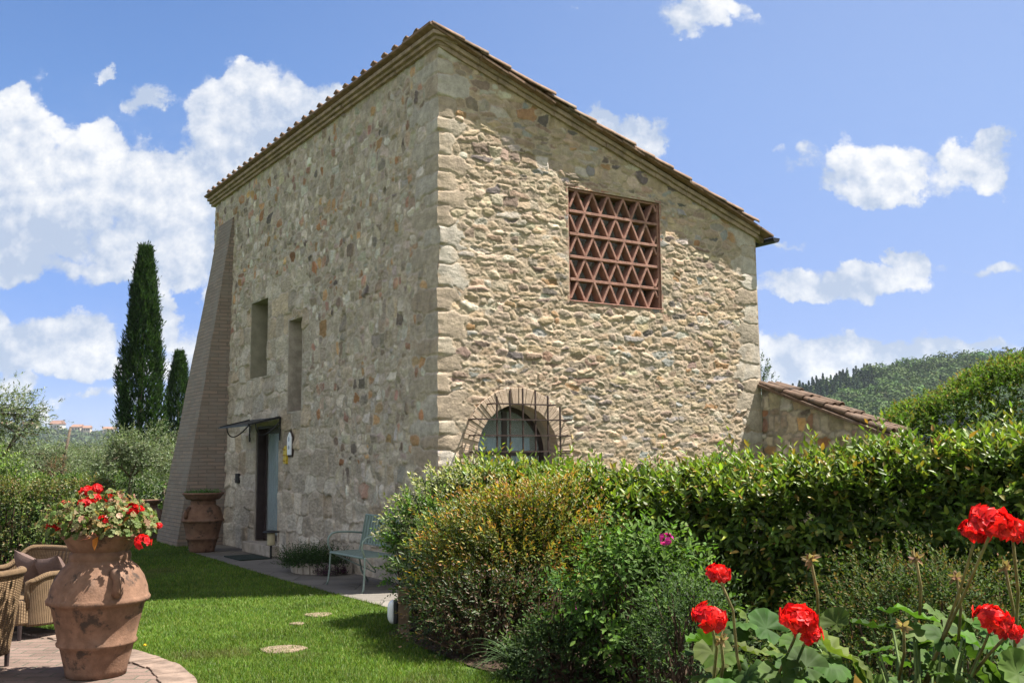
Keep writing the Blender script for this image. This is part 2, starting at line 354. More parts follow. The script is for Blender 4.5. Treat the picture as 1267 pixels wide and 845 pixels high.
def mat_paving(name, c, joint, bw, bh, ms, off=.5):
    mt, t, bs = mat_new(name); o = coord(t)
    w = t.noise(o, 3, 4, .5, out=1); ow = t.vmath('ADD', o, t.vmath('MULTIPLY', t.vmath('SUBTRACT', w, (.5, .5, .5)), (.03, .03, 0)))
    b = t.n('ShaderNodeTexBrick'); b.offset = off; t.link(ow, b.inputs['Vector']); b.inputs['Scale'].default_value = 1.0
    b.inputs['Brick Width'].default_value = bw; b.inputs['Row Height'].default_value = bh; b.inputs['Mortar Size'].default_value = ms; b.inputs['Mortar Smooth'].default_value = .4
    b.inputs['Color1'].default_value = c + (1,); b.inputs['Color2'].default_value = tuple(x * .72 for x in c) + (1,); b.inputs['Mortar'].default_value = joint + (1,)
    n = t.noise(o, 2.2, 6, .65); n2 = t.noise(o, 35, 5, .65)
    cc = t.mix(t.ramp(n, .4, .7, 0, .6), b.outputs['Color'], t.mix(1.0, b.outputs['Color'], (.62, .62, .6), 'MULTIPLY'))
    cc = t.mix(t.ramp(n2, .5, .8, 0, .4), cc, t.mix(1.0, cc, (1.35, 1.3, 1.25), 'MULTIPLY'))
    t.link(cc, bs.inputs['Base Color']); bs.inputs['Roughness'].default_value = .9; bs.inputs['Specular IOR Level'].default_value = .2
    bump(t, bs, t.math('ADD', t.math('MULTIPLY', b.outputs['Fac'], -1.2), t.math('MULTIPLY', n2, .8)), .8, .015); return mt
M['paving'] = mat_paving('path_paving', (.19, .172, .152), (.10, .092, .078), .95, .48, .012)
M['patio'] = mat_paving('patio_brick', (.185, .13, .108), (.10, .10, .075), .26, .125, .008)

# ------------------------------------------------------------------ foliage
def unit(a): return a / np.maximum(np.linalg.norm(a, axis=-1, keepdims=True), 1e-9)
def perp(d):
    h = np.where(np.abs(d[:, 2:3]) < .9, np.array([[0, 0, 1.]]), np.array([[1., 0, 0]])); a = unit(np.cross(d, h)); return a, np.cross(d, a)
def leaf_arrays(P, D, N, L, Wd, col, droop=.12):
    D = unit(D); S = unit(np.cross(D, N)); N = np.cross(S, D); L = np.asarray(L).reshape(-1, 1) * np.ones((len(P), 1)); Wd = np.asarray(Wd).reshape(-1, 1) * np.ones((len(P), 1))
    f = Wd * .14
    b = P; l1 = P + D * L * .32 + S * Wd * .5 + N * f; r1 = P + D * L * .32 - S * Wd * .5 + N * f
    l2 = P + D * L * .70 + S * Wd * .36 + N * (f * .6 - L * droop * .5); r2 = P + D * L * .70 - S * Wd * .36 + N * (f * .6 - L * droop * .5)
    t = P + D * L - N * L * droop
    V = np.stack([b, l1, l2, t, r2, r1], 1).reshape(-1, 3); n = len(P); i = np.arange(n)[:, None] * 6
    Fq = np.concatenate([i + np.array([[0, 1, 2, 3]]), i + np.array([[0, 3, 4, 5]])], 0)
    return V, Fq, np.repeat(col, 6, 0)
def foliage(name, parts, mat, parent=None):
    V = []; F = []; C = []; o = 0
    for (v, f, c) in parts: V.append(v); F.append(f + o); C.append(c); o += len(v)
    return np_mesh(name, np.concatenate(V), np.concatenate(F), mat, parent, np.concatenate(C))
def pal(n, cols, p=None, jit=.18):
    c = np.array(cols)[rng.choice(len(cols), n, p=p)]; return np.clip(c * (1 + jit * rng.normal(size=(n, 1))) * (1 + .06 * rng.normal(size=(n, 3))), .003, 1)
def shoots(base, dirs, length, nl, lL, lW, cols, p=None, spread=.9, tip=None, tipfrac=.3, droop=.12, jit=.2, start=.15, opp=False):
    """leaves set round shoots; base/dirs (n,3). tip: palette of the youngest leaves"""
    n = len(base); length = np.asarray(length) * np.ones(n)
    tt = np.linspace(start, 1, nl)[None, :] + rng.normal(size=(n, nl)) * .03
    a, b = perp(dirs); ph = rng.random((n, 1)) * 6.28 + np.arange(nl)[None, :] * (1.571 if opp else 2.4)
    rad = a[:, None, :] * np.cos(ph)[..., None] + b[:, None, :] * np.sin(ph)[..., None]
    P = base[:, None, :] + dirs[:, None, :] * (tt * length[:, None])[..., None]
    sp = (spread * (1.15 - .6 * tt))[..., None]
    D = dirs[:, None, :] * np.cos(sp) + rad * np.sin(sp) + rng.normal(size=(n, nl, 3)) * .12
    N = dirs[:, None, :] * .9 - rad * .3 + np.array([0, 0, .6]) + rng.normal(size=(n, nl, 3)) * .25
    sc = (1.0 - .35 * tt) * (1 + .2 * rng.normal(size=(n, nl)))
    sc = np.clip(sc, .35, 1.6)
    c = pal(n * nl, cols, p, jit).reshape(n, nl, 3) * (1 + .15 * rng.normal(size=(n, 1, 1)))
    if tip is not None:
        w = sstep(1 - tipfrac, 1, tt + .12 * rng.normal(size=tt.shape))[..., None] * np.clip(rng.normal(.9, .35, size=(n, 1, 1)), 0, 1.1)
        c = c * (1 - w) + pal(n * nl, tip, None, .15).reshape(n, nl, 3) * w
    c = np.clip(c, .004, 1)
    return leaf_arrays(P.reshape(-1, 3), D.reshape(-1, 3), N.reshape(-1, 3), (lL * sc).ravel(), (lW * sc).ravel(), c.reshape(-1, 3), droop)
def twig_mesh(name, segs, mat, parent):
    """segs: list of (p0,p1,r0,r1) as triangular prisms in one mesh"""
    A = np.array([s[0] for s in segs], float); B = np.array([s[1] for s in segs], float); r0 = np.array([s[2] for s in segs])[:, None]; r1 = np.array([s[3] for s in segs])[:, None]
    a, b = perp(unit(B - A)); V = []
    for k in range(4):
        an = k * math.pi / 2; w = a * math.cos(an) + b * math.sin(an); V.append(A + w * r0)
    for k in range(4):
        an = k * math.pi / 2; w = a * math.cos(an) + b * math.sin(an); V.append(B + w * r1)
    V = np.stack(V, 1).reshape(-1, 3); i = np.arange(len(A))[:, None] * 8
    F = np.concatenate([i + np.array([[k, (k + 1) % 4, 4 + (k + 1) % 4, 4 + k]]) for k in range(4)], 0)
    return np_mesh(name, V, F, mat, parent)

# ------------------------------------------------------------------ setting
ANG = R_(33.5); CX, CY = -0.887, 11.72            # near corner of the house
dG = np.array([math.cos(ANG), math.sin(ANG), 0]); dL = np.array([-math.sin(ANG), math.cos(ANG), 0])
def hw(x, y, z=0.0): p = np.array([CX, CY, 0]) + x * dG + y * dL; return (p[0], p[1], z)     # house plan -> world
GL, LL = 5.54, 9.15                                # gable and facade length
def roof_z(x): return 6.62 - .322 * x              # top of the masonry along the gable

def sheet(name, pts, z, mat, kind='structure'):
    bm = bmesh.new(); vs = [bm.verts.new((x, y, z)) for x, y in pts]; bm.faces.new(vs); me = bpy.data.meshes.new(name); bm.normal_update(); bm.to_mesh(me); bm.free()
    o = link_mesh(name, me, mat); return tag(o, kind=kind)
# ground: one sheet, denser near the garden, falling away behind it
def ground_z(x, y):
    d = np.clip(y - 34, 0, None) + np.clip(-x - 30, 0, None) * .5
    return -14 * sstep(0, 160, d) - .0
gx = np.sign(np.linspace(-1, 1, 161)) * np.abs(np.linspace(-1, 1, 161)) ** 3 * 2600; gy = -300 + (np.linspace(0, 1, 161) ** 2.0) * 2900
XX, YY = np.meshgrid(gx, gy, indexing='ij'); ZZ = ground_z(XX, YY)
idx = np.arange(161 * 161).reshape(161, 161); F = np.stack([idx[:-1, :-1], idx[1:, :-1], idx[1:, 1:], idx[:-1, 1:]], -1).reshape(-1, 4)
tag(np_mesh('ground', np.stack([XX, YY, ZZ], -1).reshape(-1, 3), F, M['ground'], smooth=True), kind='structure')
# path along the facade, round the near corner
path_poly = [hw(-1.0, -1.1)[:2], hw(-1.02, 0.4)[:2], hw(-1.04, 2.2)[:2], hw(-.98, 4.5)[:2], hw(-.92, 6.5)[:2], hw(-.80, 7.6)[:2], hw(-.35, 8.2)[:2], hw(0.1, 8.2)[:2], hw(.1, -.05)[:2], hw(2.5, -.05)[:2], hw(2.5, -1.2)[:2], hw(.6, -1.35)[:2]]
sheet('path', path_poly, .006, M['paving'])
patio_poly = [(-2.05, 6.2), (-2.12, 6.8), (-2.25, 7.2), (-2.55, 7.72), (-3.05, 8.25), (-3.6, 8.78), (-4.3, 9.35), (-5.2, 9.85), (-6.5, 10.1), (-8.5, 10.1), (-8.5, 2.5), (-1.2, 2.5), (-1.7, 4.5)]
sheet('patio', patio_poly, .006, M['patio'])

mb = MB(); bnd = np.array(patio_poly[:9]); cum = np.concatenate([[0], np.cumsum(np.linalg.norm(np.diff(bnd, axis=0), axis=1))])
def bpt(d): return np.array([np.interp(d, cum, bnd[:, 0]), np.interp(d, cum, bnd[:, 1])])
d = 0.0
while d < cum[-1] - .14:
    w = rng.uniform(.11, .135); a, b = bpt(d + .004), bpt(d + w - .004); t_ = (b - a) / np.linalg.norm(b - a); n_ = np.array([-t_[1], t_[0]]); L_ = rng.uniform(.22, .25); j = rng.normal(0, .004)
    P = [(*a, -.03), (*b, -.03), (*(b + n_ * L_), -.03), (*(a + n_ * L_), -.03)]; mb.hexa(P + [(x, y, .020 + j) for x, y, _ in P]); d += w
tag(mb.build('patio_kerb', M['archbrick_dark'], None, bevel=.006), kind='structure')

# ------------------------------------------------------------------ the stone house
house = empty('stone_house', (CX, CY, 0), ANG, 'tall old rubble stone house with a single pitch tiled roof and brick lattice window', 'house')
def lin(brk, step):
    out = []
    for a, b in zip(brk[:-1], brk[1:]):
        n = max(1, int(round((b - a) / step))); out.append(np.linspace(a, b, n, endpoint=False))
    return np.concatenate(out + [np.array([brk[-1]])])
def courses(u0, u1, v0, v1, hr, wr, jit, rg, mask=None):
    S = []; v = v0
    while v < v1:
        h = rg.uniform(*hr) * (1.75 if rg.random() < .16 else 1.0); u = u0 - rg.random() * wr[1]
        while u < u1 + .2:
            w = float(np.clip(rg.lognormal(math.log((wr[0] * wr[1]) ** .5), .35), wr[0] * .8, wr[1] * 1.3))
            cu, cv = u + w / 2, v + h / 2
            if mask is None or mask(cu, cv): S.append((cu + rg.normal() * jit * w, cv + rg.normal() * jit * h, w / 2, h / 2 * rg.uniform(.85, 1.15)))
            u += w
        v += h
    return S
def stone_field(us, vs, S, rg, p=3.2, warp=.025, seed=3, nrot=0):
    UU, VV = np.meshgrid(us, vs, indexing='ij')
    wu = fbm(UU * 6, VV * 6, 3, seed) * warp * 2 + fbm(UU * 22, VV * 22, 2, seed + 40) * warp * .6; wv = fbm(UU * 6, VV * 6, 3, seed + 20) * warp * 1.6 + fbm(UU * 22, VV * 22, 2, seed + 60) * warp * .6
    A = UU + wu; B = VV + wv
    F1 = np.full(A.shape, 9.); F2 = np.full(A.shape, 9.); ID = np.zeros(A.shape, int)
    for k, (u, v, su, sv) in enumerate(S):
        ra = rg.normal(0, .17) if k < nrot else 0.0; ca, sa = math.cos(ra), math.sin(ra)
        i0, i1 = np.searchsorted(us, [u - 2.2 * su - .08, u + 2.2 * su + .08]); j0, j1 = np.searchsorted(vs, [v - 2.4 * sv - .08, v + 2.4 * sv + .08])
        if i1 <= i0 or j1 <= j0: continue
        du = A[i0:i1, j0:j1] - u; dv = B[i0:i1, j0:j1] - v; d = ((np.abs(ca * du + sa * dv) / su) ** p + (np.abs(ca * dv - sa * du) / sv) ** p) ** (1 / p)
        f1 = F1[i0:i1, j0:j1]; f2 = F2[i0:i1, j0:j1]; ii = ID[i0:i1, j0:j1]
        near = d < f1; f2[:] = np.where(near, f1, np.minimum(f2, d)); ii[near] = k; f1[:] = np.where(near, d, f1)
    return UU, VV, A, B, F1, np.minimum(F2, 3.0), ID
def stone_wall(name, us, vs, S, quoins, colors, mortar, keep, edge_fade, to_xyz, seed, rough=1.0, mort_w=.018, parent=None, qcols=None, p=3.2, warp=.025, smear_k=.45):
    rg = np.random.default_rng(seed)
    n0 = len(S); S = S + quoins
    UU, VV, A, B, F1, F2, ID = stone_field(us, vs, S, rg, p, warp, seed, n0)
    Sa = np.array(S); sv = np.minimum(Sa[ID, 2], Sa[ID, 3])
    gap = (F2 - F1) * sv * .55 + fbm(UU * 14, VV * 14, 3, seed + 90) * .016
    e = sstep(mort_w * .3, mort_w * 1.15, gap)
    ns = len(S); off = rg.normal(0, .0065, ns) * rough; tu = rg.normal(0, .06, ns) * rough; tv = rg.normal(0, .13, ns) * rough
    off[n0:] = np.abs(rg.normal(0.004, .004, ns - n0)); tu[n0:] *= .25; tv[n0:] *= .25
    h = off[ID] + np.clip(tu[ID] * (A - Sa[ID, 0]), -.02, .02) + np.clip(tv[ID] * (B - Sa[ID, 1]), -.02, .02) + .004 * (1 - np.clip(F1, 0, 1.2) ** 2)
    r1 = fbm(UU * 9, VV * 13, 4, seed + 120); r2 = fbm(UU * 34, VV * 40, 3, seed + 150)
    h = h + (r1 * .014 + r2 * .015 + fbm(UU * 14, VV * 60, 3, seed + 170) * .014) * rough * np.where(ID >= n0, .45, 1.0)
    mo = -.0025 * rough + fbm(UU * 7, VV * 9, 4, seed + 200) * .024 + fbm(UU * 30, VV * 40, 3, seed + 210) * .014
    disp = mo * (1 - e) + h * e
    C = colors[0][rg.choice(len(colors[0]), ns, p=colors[1])] * (1 + (.13 if name == 'gable_wall' else .18) * rg.normal(size=(ns, 1))) * (1 + .03 * rg.normal(size=(ns, 3)))
    bg_ = (Sa[:, 3] > .115) & (np.arange(ns) < n0)
    if name == 'facade_wall': C[bg_] = 1.12 * np.array([(.40, .355, .30), (.36, .315, .26), (.44, .40, .345), (.33, .285, .235), (.38, .31, .235)])[rg.choice(5, bg_.sum(), p=[.27, .25, .23, .15, .10])] * (1 + .10 * rg.normal(size=(bg_.sum(), 1)))
    if qcols is not None and ns > n0: C[n0:] = qcols[rg.choice(len(qcols), ns - n0)] * (1 + .06 * rg.normal(size=(ns - n0, 1)))
    col = C[ID] * (1 + .35 * fbm(UU * 5, VV * 5, 3, seed + 300))[..., None]
    mcol = np.array(mortar) * (1 + .5 * fbm(UU * 4, VV * 4, 4, seed + 330))[..., None]
    ec = sstep(mort_w * .3, mort_w * .85, gap + fbm(UU * 30, VV * 30, 2, seed + 350) * .012)[..., None]
    # lime smeared over the face of the stones here and there
    smear = sstep(.08, .22, fbm(UU * 3.2, VV * 3.6, 5, seed + 400))[..., None] * smear_k
    col = col * ec + mcol * (1 - ec); col = col * (1 - smear) + mcol * smear
    disp = disp * edge_fade(UU, VV)
    V = to_xyz(UU, VV, disp)
    nu, nv = len(us), len(vs); idx = np.arange(nu * nv).reshape(nu, nv)
    F = np.stack([idx[:-1, :-1], idx[1:, :-1], idx[1:, 1:], idx[:-1, 1:]], -1)
    cu = (us[:-1] + us[1:]) / 2; cv = (vs[:-1] + vs[1:]) / 2; CU, CV = np.meshgrid(cu, cv, indexing='ij')
    F = F[keep(CU, CV)]
    used = np.zeros(nu * nv, bool); used[F.ravel()] = True; remap = np.cumsum(used) - 1
    return np_mesh(name, V.reshape(-1, 3)[used], remap[F], M['stone'], parent, np.clip(col, .02, .75).reshape(-1, 3)[used], smooth=True)

# openings (house plan coordinates)
LAT = (1.98, 3.60, 3.58, 5.12); ARC = (1.14, 1.60, .60, .75)        # lattice: x0,x1,z0,z1 ; arch: centre x, spring z, radius, sill z
DOOR = (5.32, 6.42, .18, 2.12); WIN1 = (5.95, 6.80, 2.97, 4.31); WIN2 = (4.36, 4.95, 2.31, 3.78)
# the corner of the house: shared by both faces, with quoins of uneven depth
qz = [0.0]; qr = np.random.default_rng(5)
while qz[-1] < 6.7: qz.append(qz[-1] + qr.uniform(.17, .31))
_cr = np.random.default_rng(77).normal(0, .009, (2000, 64))
def corner_d(z, seed):
    k = np.clip(np.searchsorted(qz, z) - 1, 0, 60); qa = np.array(qz); lo = qa[np.clip(k, 0, len(qa) - 1)]; hi = qa[np.clip(k + 1, 0, len(qa) - 1)]; g = np.minimum(np.abs(z - lo), np.abs(hi - z))
    return _cr[seed, k] * sstep(0, .03, g) - .018 * (1 - sstep(.004, .03, g)) + fbm(z * 9, z * 0 + .5, 4, seed) * .026
def box_fade(U, V, boxes, r=.035):
    f = np.ones(U.shape)
    for (a, b, c, d) in boxes:
        dx = np.maximum(np.maximum(a - U, U - b), 0); dy = np.maximum(np.maximum(c - V, V - d), 0); f *= sstep(0, r, np.hypot(dx, dy))
    return f
# --- gable
us = lin([0, .12, LAT[0], LAT[1], GL], .0105); vs = lin(sorted([-.05, LAT[2], LAT[3], DOOR[2], DOOR[3], WIN2[2], WIN1[2], WIN2[3], WIN1[3], 6.75]), .0115); VSH = vs; rg = np.random.default_rng(21)
SG = courses(0, GL, -.05, 6.8, (.036, .095), (.10, .34), .20, rg)
quo = []
for k in range(len(qz) - 1):
    w = (.40 if k % 2 else .22) * qr.uniform(.85, 1.15); quo.append((w / 2, (qz[k] + qz[k + 1]) / 2, w / 2, (qz[k + 1] - qz[k]) / 2))
    w = (.30 if k % 2 else .46) * qr.uniform(.85, 1.15); quo.append((GL - w / 2, (qz[k] + qz[k + 1]) / 2 - .1, w / 2, (qz[k + 1] - qz[k]) / 2))
SG = [s for s in SG if not any(abs(s[0] - q[0]) < q[2] + s[2] * .3 and abs(s[1] - q[1]) < q[3] for q in quo)]
colG = (np.array([.94, .965, 1.02]) * np.array([(.40, .305, .205), (.36, .27, .185), (.43, .345, .25), (.32, .255, .19), (.44, .385, .31), (.37, .225, .12), (.25, .185, .145), (.29, .27, .25), (.31, .21, .155), (.16, .135, .12)]), [.23, .21, .15, .13, .09, .035, .06, .05, .01, .035])  # varied stone; the dark tones also put shadow contrast into the colour
qcols = np.array([.85, .845, .86]) * np.array([(.47, .425, .36), (.43, .375, .30), (.50, .46, .40), (.40, .33, .255)])
def gable_xyz(U, V, D):
    f = np.exp(-(U / .10) ** 2); d = D * (1 - f) + corner_d(V, 900) * f; lat = corner_d(V, 950) * np.exp(-(U / .05) ** 2)
    return np.stack([U - lat, -d, V], -1)
def keepG(U, V):
    a = V < roof_z(U) + .02; b = (U > LAT[0]) & (U < LAT[1]) & (V > LAT[2]) & (V < LAT[3])
    c = ((np.hypot(U - ARC[0], V - ARC[1]) < ARC[2] + .03) & (V > ARC[1])) | ((np.abs(U - ARC[0]) < ARC[2] + .03) & (V <= ARC[1]) & (V > ARC[3]))
    return a & ~b & ~c
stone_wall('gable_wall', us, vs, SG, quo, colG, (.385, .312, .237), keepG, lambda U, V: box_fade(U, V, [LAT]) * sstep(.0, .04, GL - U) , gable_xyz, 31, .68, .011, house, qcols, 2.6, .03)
# --- facade
us = lin([0, .12, WIN2[0], WIN2[1], DOOR[0], WIN1[0], DOOR[1], WIN1[1], LL], .0135); vs = VSH; rg = np.random.default_rng(22)
def big(u, v): return (v < 3.0 + .35 * math.sin(u * 1.7) and u > 4.0) or (v < 4.5 and 4.1 < u < 7.4) or (v < .95 and u < 4.0) or (v < 1.9 and 3.0 < u <= 4.0)
SF = courses(0, LL, -.05, 6.75, (.07, .16), (.08, .24), .22, rg, lambda u, v: not big(u, v)) + courses(0, LL, -.05, 4.6, (.24, .38), (.28, .62), .05, rg, big)
quo = []
for k in range(len(qz) - 1):
    w = (.34 if k % 2 else .62) * qr.uniform(.85, 1.15); quo.append((w / 2, (qz[k] + qz[k + 1]) / 2, w / 2, (qz[k + 1] - qz[k]) / 2))
SF = [s for s in SF if not any(abs(s[0] - q[0]) < q[2] + s[2] * .3 and abs(s[1] - q[1]) < q[3] for q in quo)]
colF = (1.10 * np.array([.98, .985, 1.01]) * np.array([(.38, .33, .265), (.35, .30, .24), (.42, .375, .315), (.31, .255, .19), (.48, .44, .385), (.40, .255, .13), (.33, .175, .09), (.25, .19, .15), (.14, .115, .10), (.34, .205, .155)]), [.25, .2, .18, .11, .10, .055, .03, .03, .015, .03])
def facade_xyz(U, V, D):
    f = np.exp(-(U / .10) ** 2); d = D * (1 - f) + corner_d(V, 950) * f; lat = corner_d(V, 900) * np.exp(-(U / .05) ** 2)
    return np.stack([-d, U - lat, V], -1)
def keepF(U, V):
    k = V < 6.64
    for (a, b, c, d) in (DOOR, WIN1, WIN2): k &= ~((U > a) & (U < b) & (V > c) & (V < d))
    return k
_ob = stone_wall('facade_wall', us, vs, SF, quo, colF, (.405, .352, .292), keepF, lambda U, V: box_fade(U, V, [DOOR, WIN1, WIN2]), facade_xyz, 41, 1.0, .02, house, qcols, 4.5, .030)
_ob.data.flip_normals()
# --- hidden sides, floor and inside lining
mb = MB(); z0, z1 = roof_z(0), roof_z(GL)
mb.hexa([(GL, .02, -.05), (GL, LL, -.05), (GL - .45, LL, -.05), (GL - .45, .02, -.05), (GL, .02, z1), (GL, LL, z1), (GL - .45, LL, z1 + .14), (GL - .45, .02, z1 + .14)])
mb.hexa([(.02, LL, -.05), (.02, LL - .45, -.05), (GL - .46, LL - .45, -.05), (GL - .46, LL, -.05), (.02, LL, z0), (.02, LL - .45, z0), (GL - .46, LL - .45, z1 + .14), (GL - .46, LL, z1 + .14)])
mb.build('rear_wall', M['ashlar'], house)
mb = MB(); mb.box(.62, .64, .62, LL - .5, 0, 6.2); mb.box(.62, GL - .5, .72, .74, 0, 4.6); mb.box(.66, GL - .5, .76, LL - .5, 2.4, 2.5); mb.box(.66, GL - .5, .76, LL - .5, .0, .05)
mb.build('dark_inner_lining', M['dark'], house)  # added lining, coloured near-black so the openings look dark
def reveal(name, axis, a, b, c, d, depth, mat, arch=False):
    mb = MB(); t = .03
    def bx(u0, u1, w0, w1, z0, z1):
        if axis == 'F': mb.box(w0, w1, u0, u1, z0, z1)
        else: mb.box(u0, u1, w0, w1, z0, z1)
    bx(a - t, a, .001, depth, c - t, d + t); bx(b, b + t, .001, depth, c - t, d + t); bx(a, b, .001, depth, d, d + t); bx(a, b, .001, depth, c - t, c)
    return mb.build(name, mat, house)
reveal('window_reveal', 'F', *WIN1, .52, M['plaster']); reveal('window_reveal', 'F', *WIN2, .32, M['ashlar']); reveal('door_reveal', 'F', *DOOR, .30, M['ashlar'])
MB().box(.50, .53, WIN1[0], WIN1[1], WIN1[2], WIN1[3]).build('window_back', M['plaster'], house)
MB().box(.30, .33, WIN2[0], WIN2[1], WIN2[2], WIN2[3]).build('niche_back', M['ashlar'], house)
# sloping stone sill block below the slit niche, lintels
# door: dark lined opening, glazed leaf, curtain behind tinted teal for the reflected sky
door = MB().box(.15, .20, DOOR[0] + .05, DOOR[0] + .13, DOOR[2] + .03, DOOR[3] - .05).box(.15, .20, DOOR[1] - .12, DOOR[1] - .05, DOOR[2] + .03, DOOR[3] - .05).box(.15, .20, DOOR[0] + .131, DOOR[1] - .121, DOOR[3] - .13, DOOR[3] - .051).box(.15, .20, DOOR[0] + .131, DOOR[1] - .121, DOOR[2] + .03, DOOR[2] + .12).build('door', M['darkwood'], house, bevel=.006)
MB().box(.02, .21, DOOR[1] - .05, DOOR[1] - .003, DOOR[2] + .02, DOOR[3] - .003).box(.06, .21, DOOR[0] + .003, DOOR[0] + .04, DOOR[2] + .02, DOOR[3] - .003).box(.02, .21, DOOR[0] + .041, DOOR[1] - .051, DOOR[3] - .045, DOOR[3] - .003).build('door_frame', M['darkwood'], house, bevel=.004)
MB().box(.172, .178, DOOR[0] + .13, DOOR[1] - .12, DOOR[2] + .12, DOOR[3] - .13).build('door_pane', M['glass'], door)
def curtain(name, axis, u0, u1, w, z0, z1, n, parent):
    V = []; F = []; N = n * 8
    for i in range(N + 1):
        u = u0 + (u1 - u0) * i / N; ww = w + .018 * math.sin(i / 8 * 6.283 + .6 * math.sin(i * .13))
        for z in (z0, z1): V.append((ww, u, z) if axis == 'F' else (u, ww, z))
    F = [(2 * i, 2 * i + 2, 2 * i + 3, 2 * i + 1) for i in range(N)]
    mb = MB(); mb.add(V, F); return mb.build(name, M['curtain'], parent, smooth=True)
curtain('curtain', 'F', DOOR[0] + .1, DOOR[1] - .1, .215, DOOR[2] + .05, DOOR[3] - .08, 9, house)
bpy.data.objects['curtain'].data.materials[0] = M['curtain_sky_teal']
MB().tube([(.15, DOOR[0] + .09, 1.05), (.10, DOOR[0] + .09, 1.05), (.10, DOOR[0] + .28, 1.05)], .009, 8).build('handle', M['darkmetal'], door)
MB().box(-.17, .25, DOOR[0] - .12, DOOR[1] + .12, .006, DOOR[2] - .002).build('door_step', M['ashlar'], house, bevel=.015)
# door canopy: thin dark sheet on two curved brackets
cy0, cy1 = 5.18, 6.72
can = MB().hexa([(-.02, cy0, 2.22), (-.02, cy1, 2.22), (-.56, cy1, 2.09), (-.56, cy0, 2.09), (-.02, cy0, 2.235), (-.02, cy1, 2.235), (-.56, cy1, 2.105), (-.56, cy0, 2.105)])
can.bar((-.56, cy0 - .01, 2.097), (-.56, cy1 + .01, 2.097), .018, .022).bar((-.03, cy0 - .01, 2.228), (-.03, cy1 + .01, 2.228), .018, .022)
can = can.build('door_canopy', M['darkmetal'], house)
for y in (cy0 + .03, cy1 - .03):
    b = MB(); b.bar((-.03, y, 2.24), (-.55, y, 2.108), .022, .028); b.bar((-.025, y, 2.22), (-.025, y, 1.86), .022, .022)
    b.tube([(-.03 - .40 * math.sin(a), y, 2.16 - .03 * math.sin(a) - .26 * math.sin(math.pi * min(1, a / 1.57)) * .75) for a in np.linspace(0, 1.57, 12)], .011, 6)
    b.build('bracket', M['darkmetal'], can)
# brick buttress against the far end of the facade (leaning, tapering)
B0 = dict(r=(-.80, 8.30), l=(-.80, 9.75), r2=(.02, 8.12), l2=(.02, 9.9)); T0 = dict(r=(-.03, 7.90), l=(-.03, 8.75), r2=(.02, 7.90), l2=(.02, 9.1)); ZT = 6.12
P = [(*B0['r2'], 0), (*B0['r'], 0), (*B0['l'], 0), (*B0['l2'], 0), (*T0['r2'], ZT), (*T0['r'], ZT), (*T0['l'], ZT), (*T0['l2'], ZT)]
quads = [(0, 1, 5, 4), (1, 2, 6, 5), (2, 3, 7, 6), (4, 5, 6, 7)]; V = []; F = []; UVs = []; off = 0
for q in quads:
    p = [np.array(P[i]) for i in q]; nu, nv = 24, 110
    hdir = p[1] - p[0]; hdir = hdir / np.linalg.norm(hdir)
    for i in range(nu + 1):
        for j in range(nv + 1):
            s, t_ = i / nu, j / nv; x = (p[0] * (1 - s) + p[1] * s) * (1 - t_) + (p[3] * (1 - s) + p[2] * s) * t_
            V.append(x); UVs.append(((x - np.array(P[1])) @ hdir + 5, x[2] * 1.01 if q != (4, 5, 6, 7) else x[0]))
    idx = off + np.arange((nu + 1) * (nv + 1)).reshape(nu + 1, nv + 1); F.append(np.stack([idx[:-1, :-1], idx[1:, :-1], idx[1:, 1:], idx[:-1, 1:]], -1).reshape(-1, 4)); off += (nu + 1) * (nv + 1)
V = np.array(V); nz = fbm(V[:, 0] * 3 + V[:, 1] * 5, V[:, 2] * 4, 4, 77); V[:, 0] -= nz * .03 * (V[:, 0] < -.04)
np_mesh('brick_buttress', V, np.concatenate(F), M['brick'], house, uv=np.array(UVs))
# cornice along the facade and verge course along the gable
def molding(prof, axis):
    pass
mb = MB()
for (o, za, zb) in ((.05, 6.62, 6.668), (.09, 6.670, 6.718), (.135, 6.720, 6.772)):
    n = 33
    for k in range(n):
        y0 = -.0 - o + (LL + .12 + o) * k / n; y1 = -.0 - o + (LL + .12 + o) * (k + 1) / n
        j = rng.normal(0, .003); mb.box(-o + j, .3, y0 + .001, y1 - .001, za + j, zb + j - .001)
mb.build('cornice', M['cornice'], house, bevel=.006)
SL = .322; cs = math.sqrt(1 + SL * SL)
mb = MB()
for (o, h0, h1) in ((.04, -.01, .052), (.075, .055, .115)):
    n = 19
    for k in range(n):
        x0 = -.02 + (GL + .05) * k / n + .001; x1 = -.02 + (GL + .05) * (k + 1) / n - .001; j = rng.normal(0, .004)
        mb.hexa([(x0, -o + j, roof_z(x0) + h0), (x0, .3, roof_z(x0) + h0), (x1, .3, roof_z(x1) + h0), (x1, -o + j, roof_z(x1) + h0), (x0, -o + j, roof_z(x0) + h1), (x0, .3, roof_z(x0) + h1), (x1, .3, roof_z(x1) + h1), (x1, -o + j, roof_z(x1) + h1)])
mb.build('verge_course', M['cornice'], house, bevel=.006)
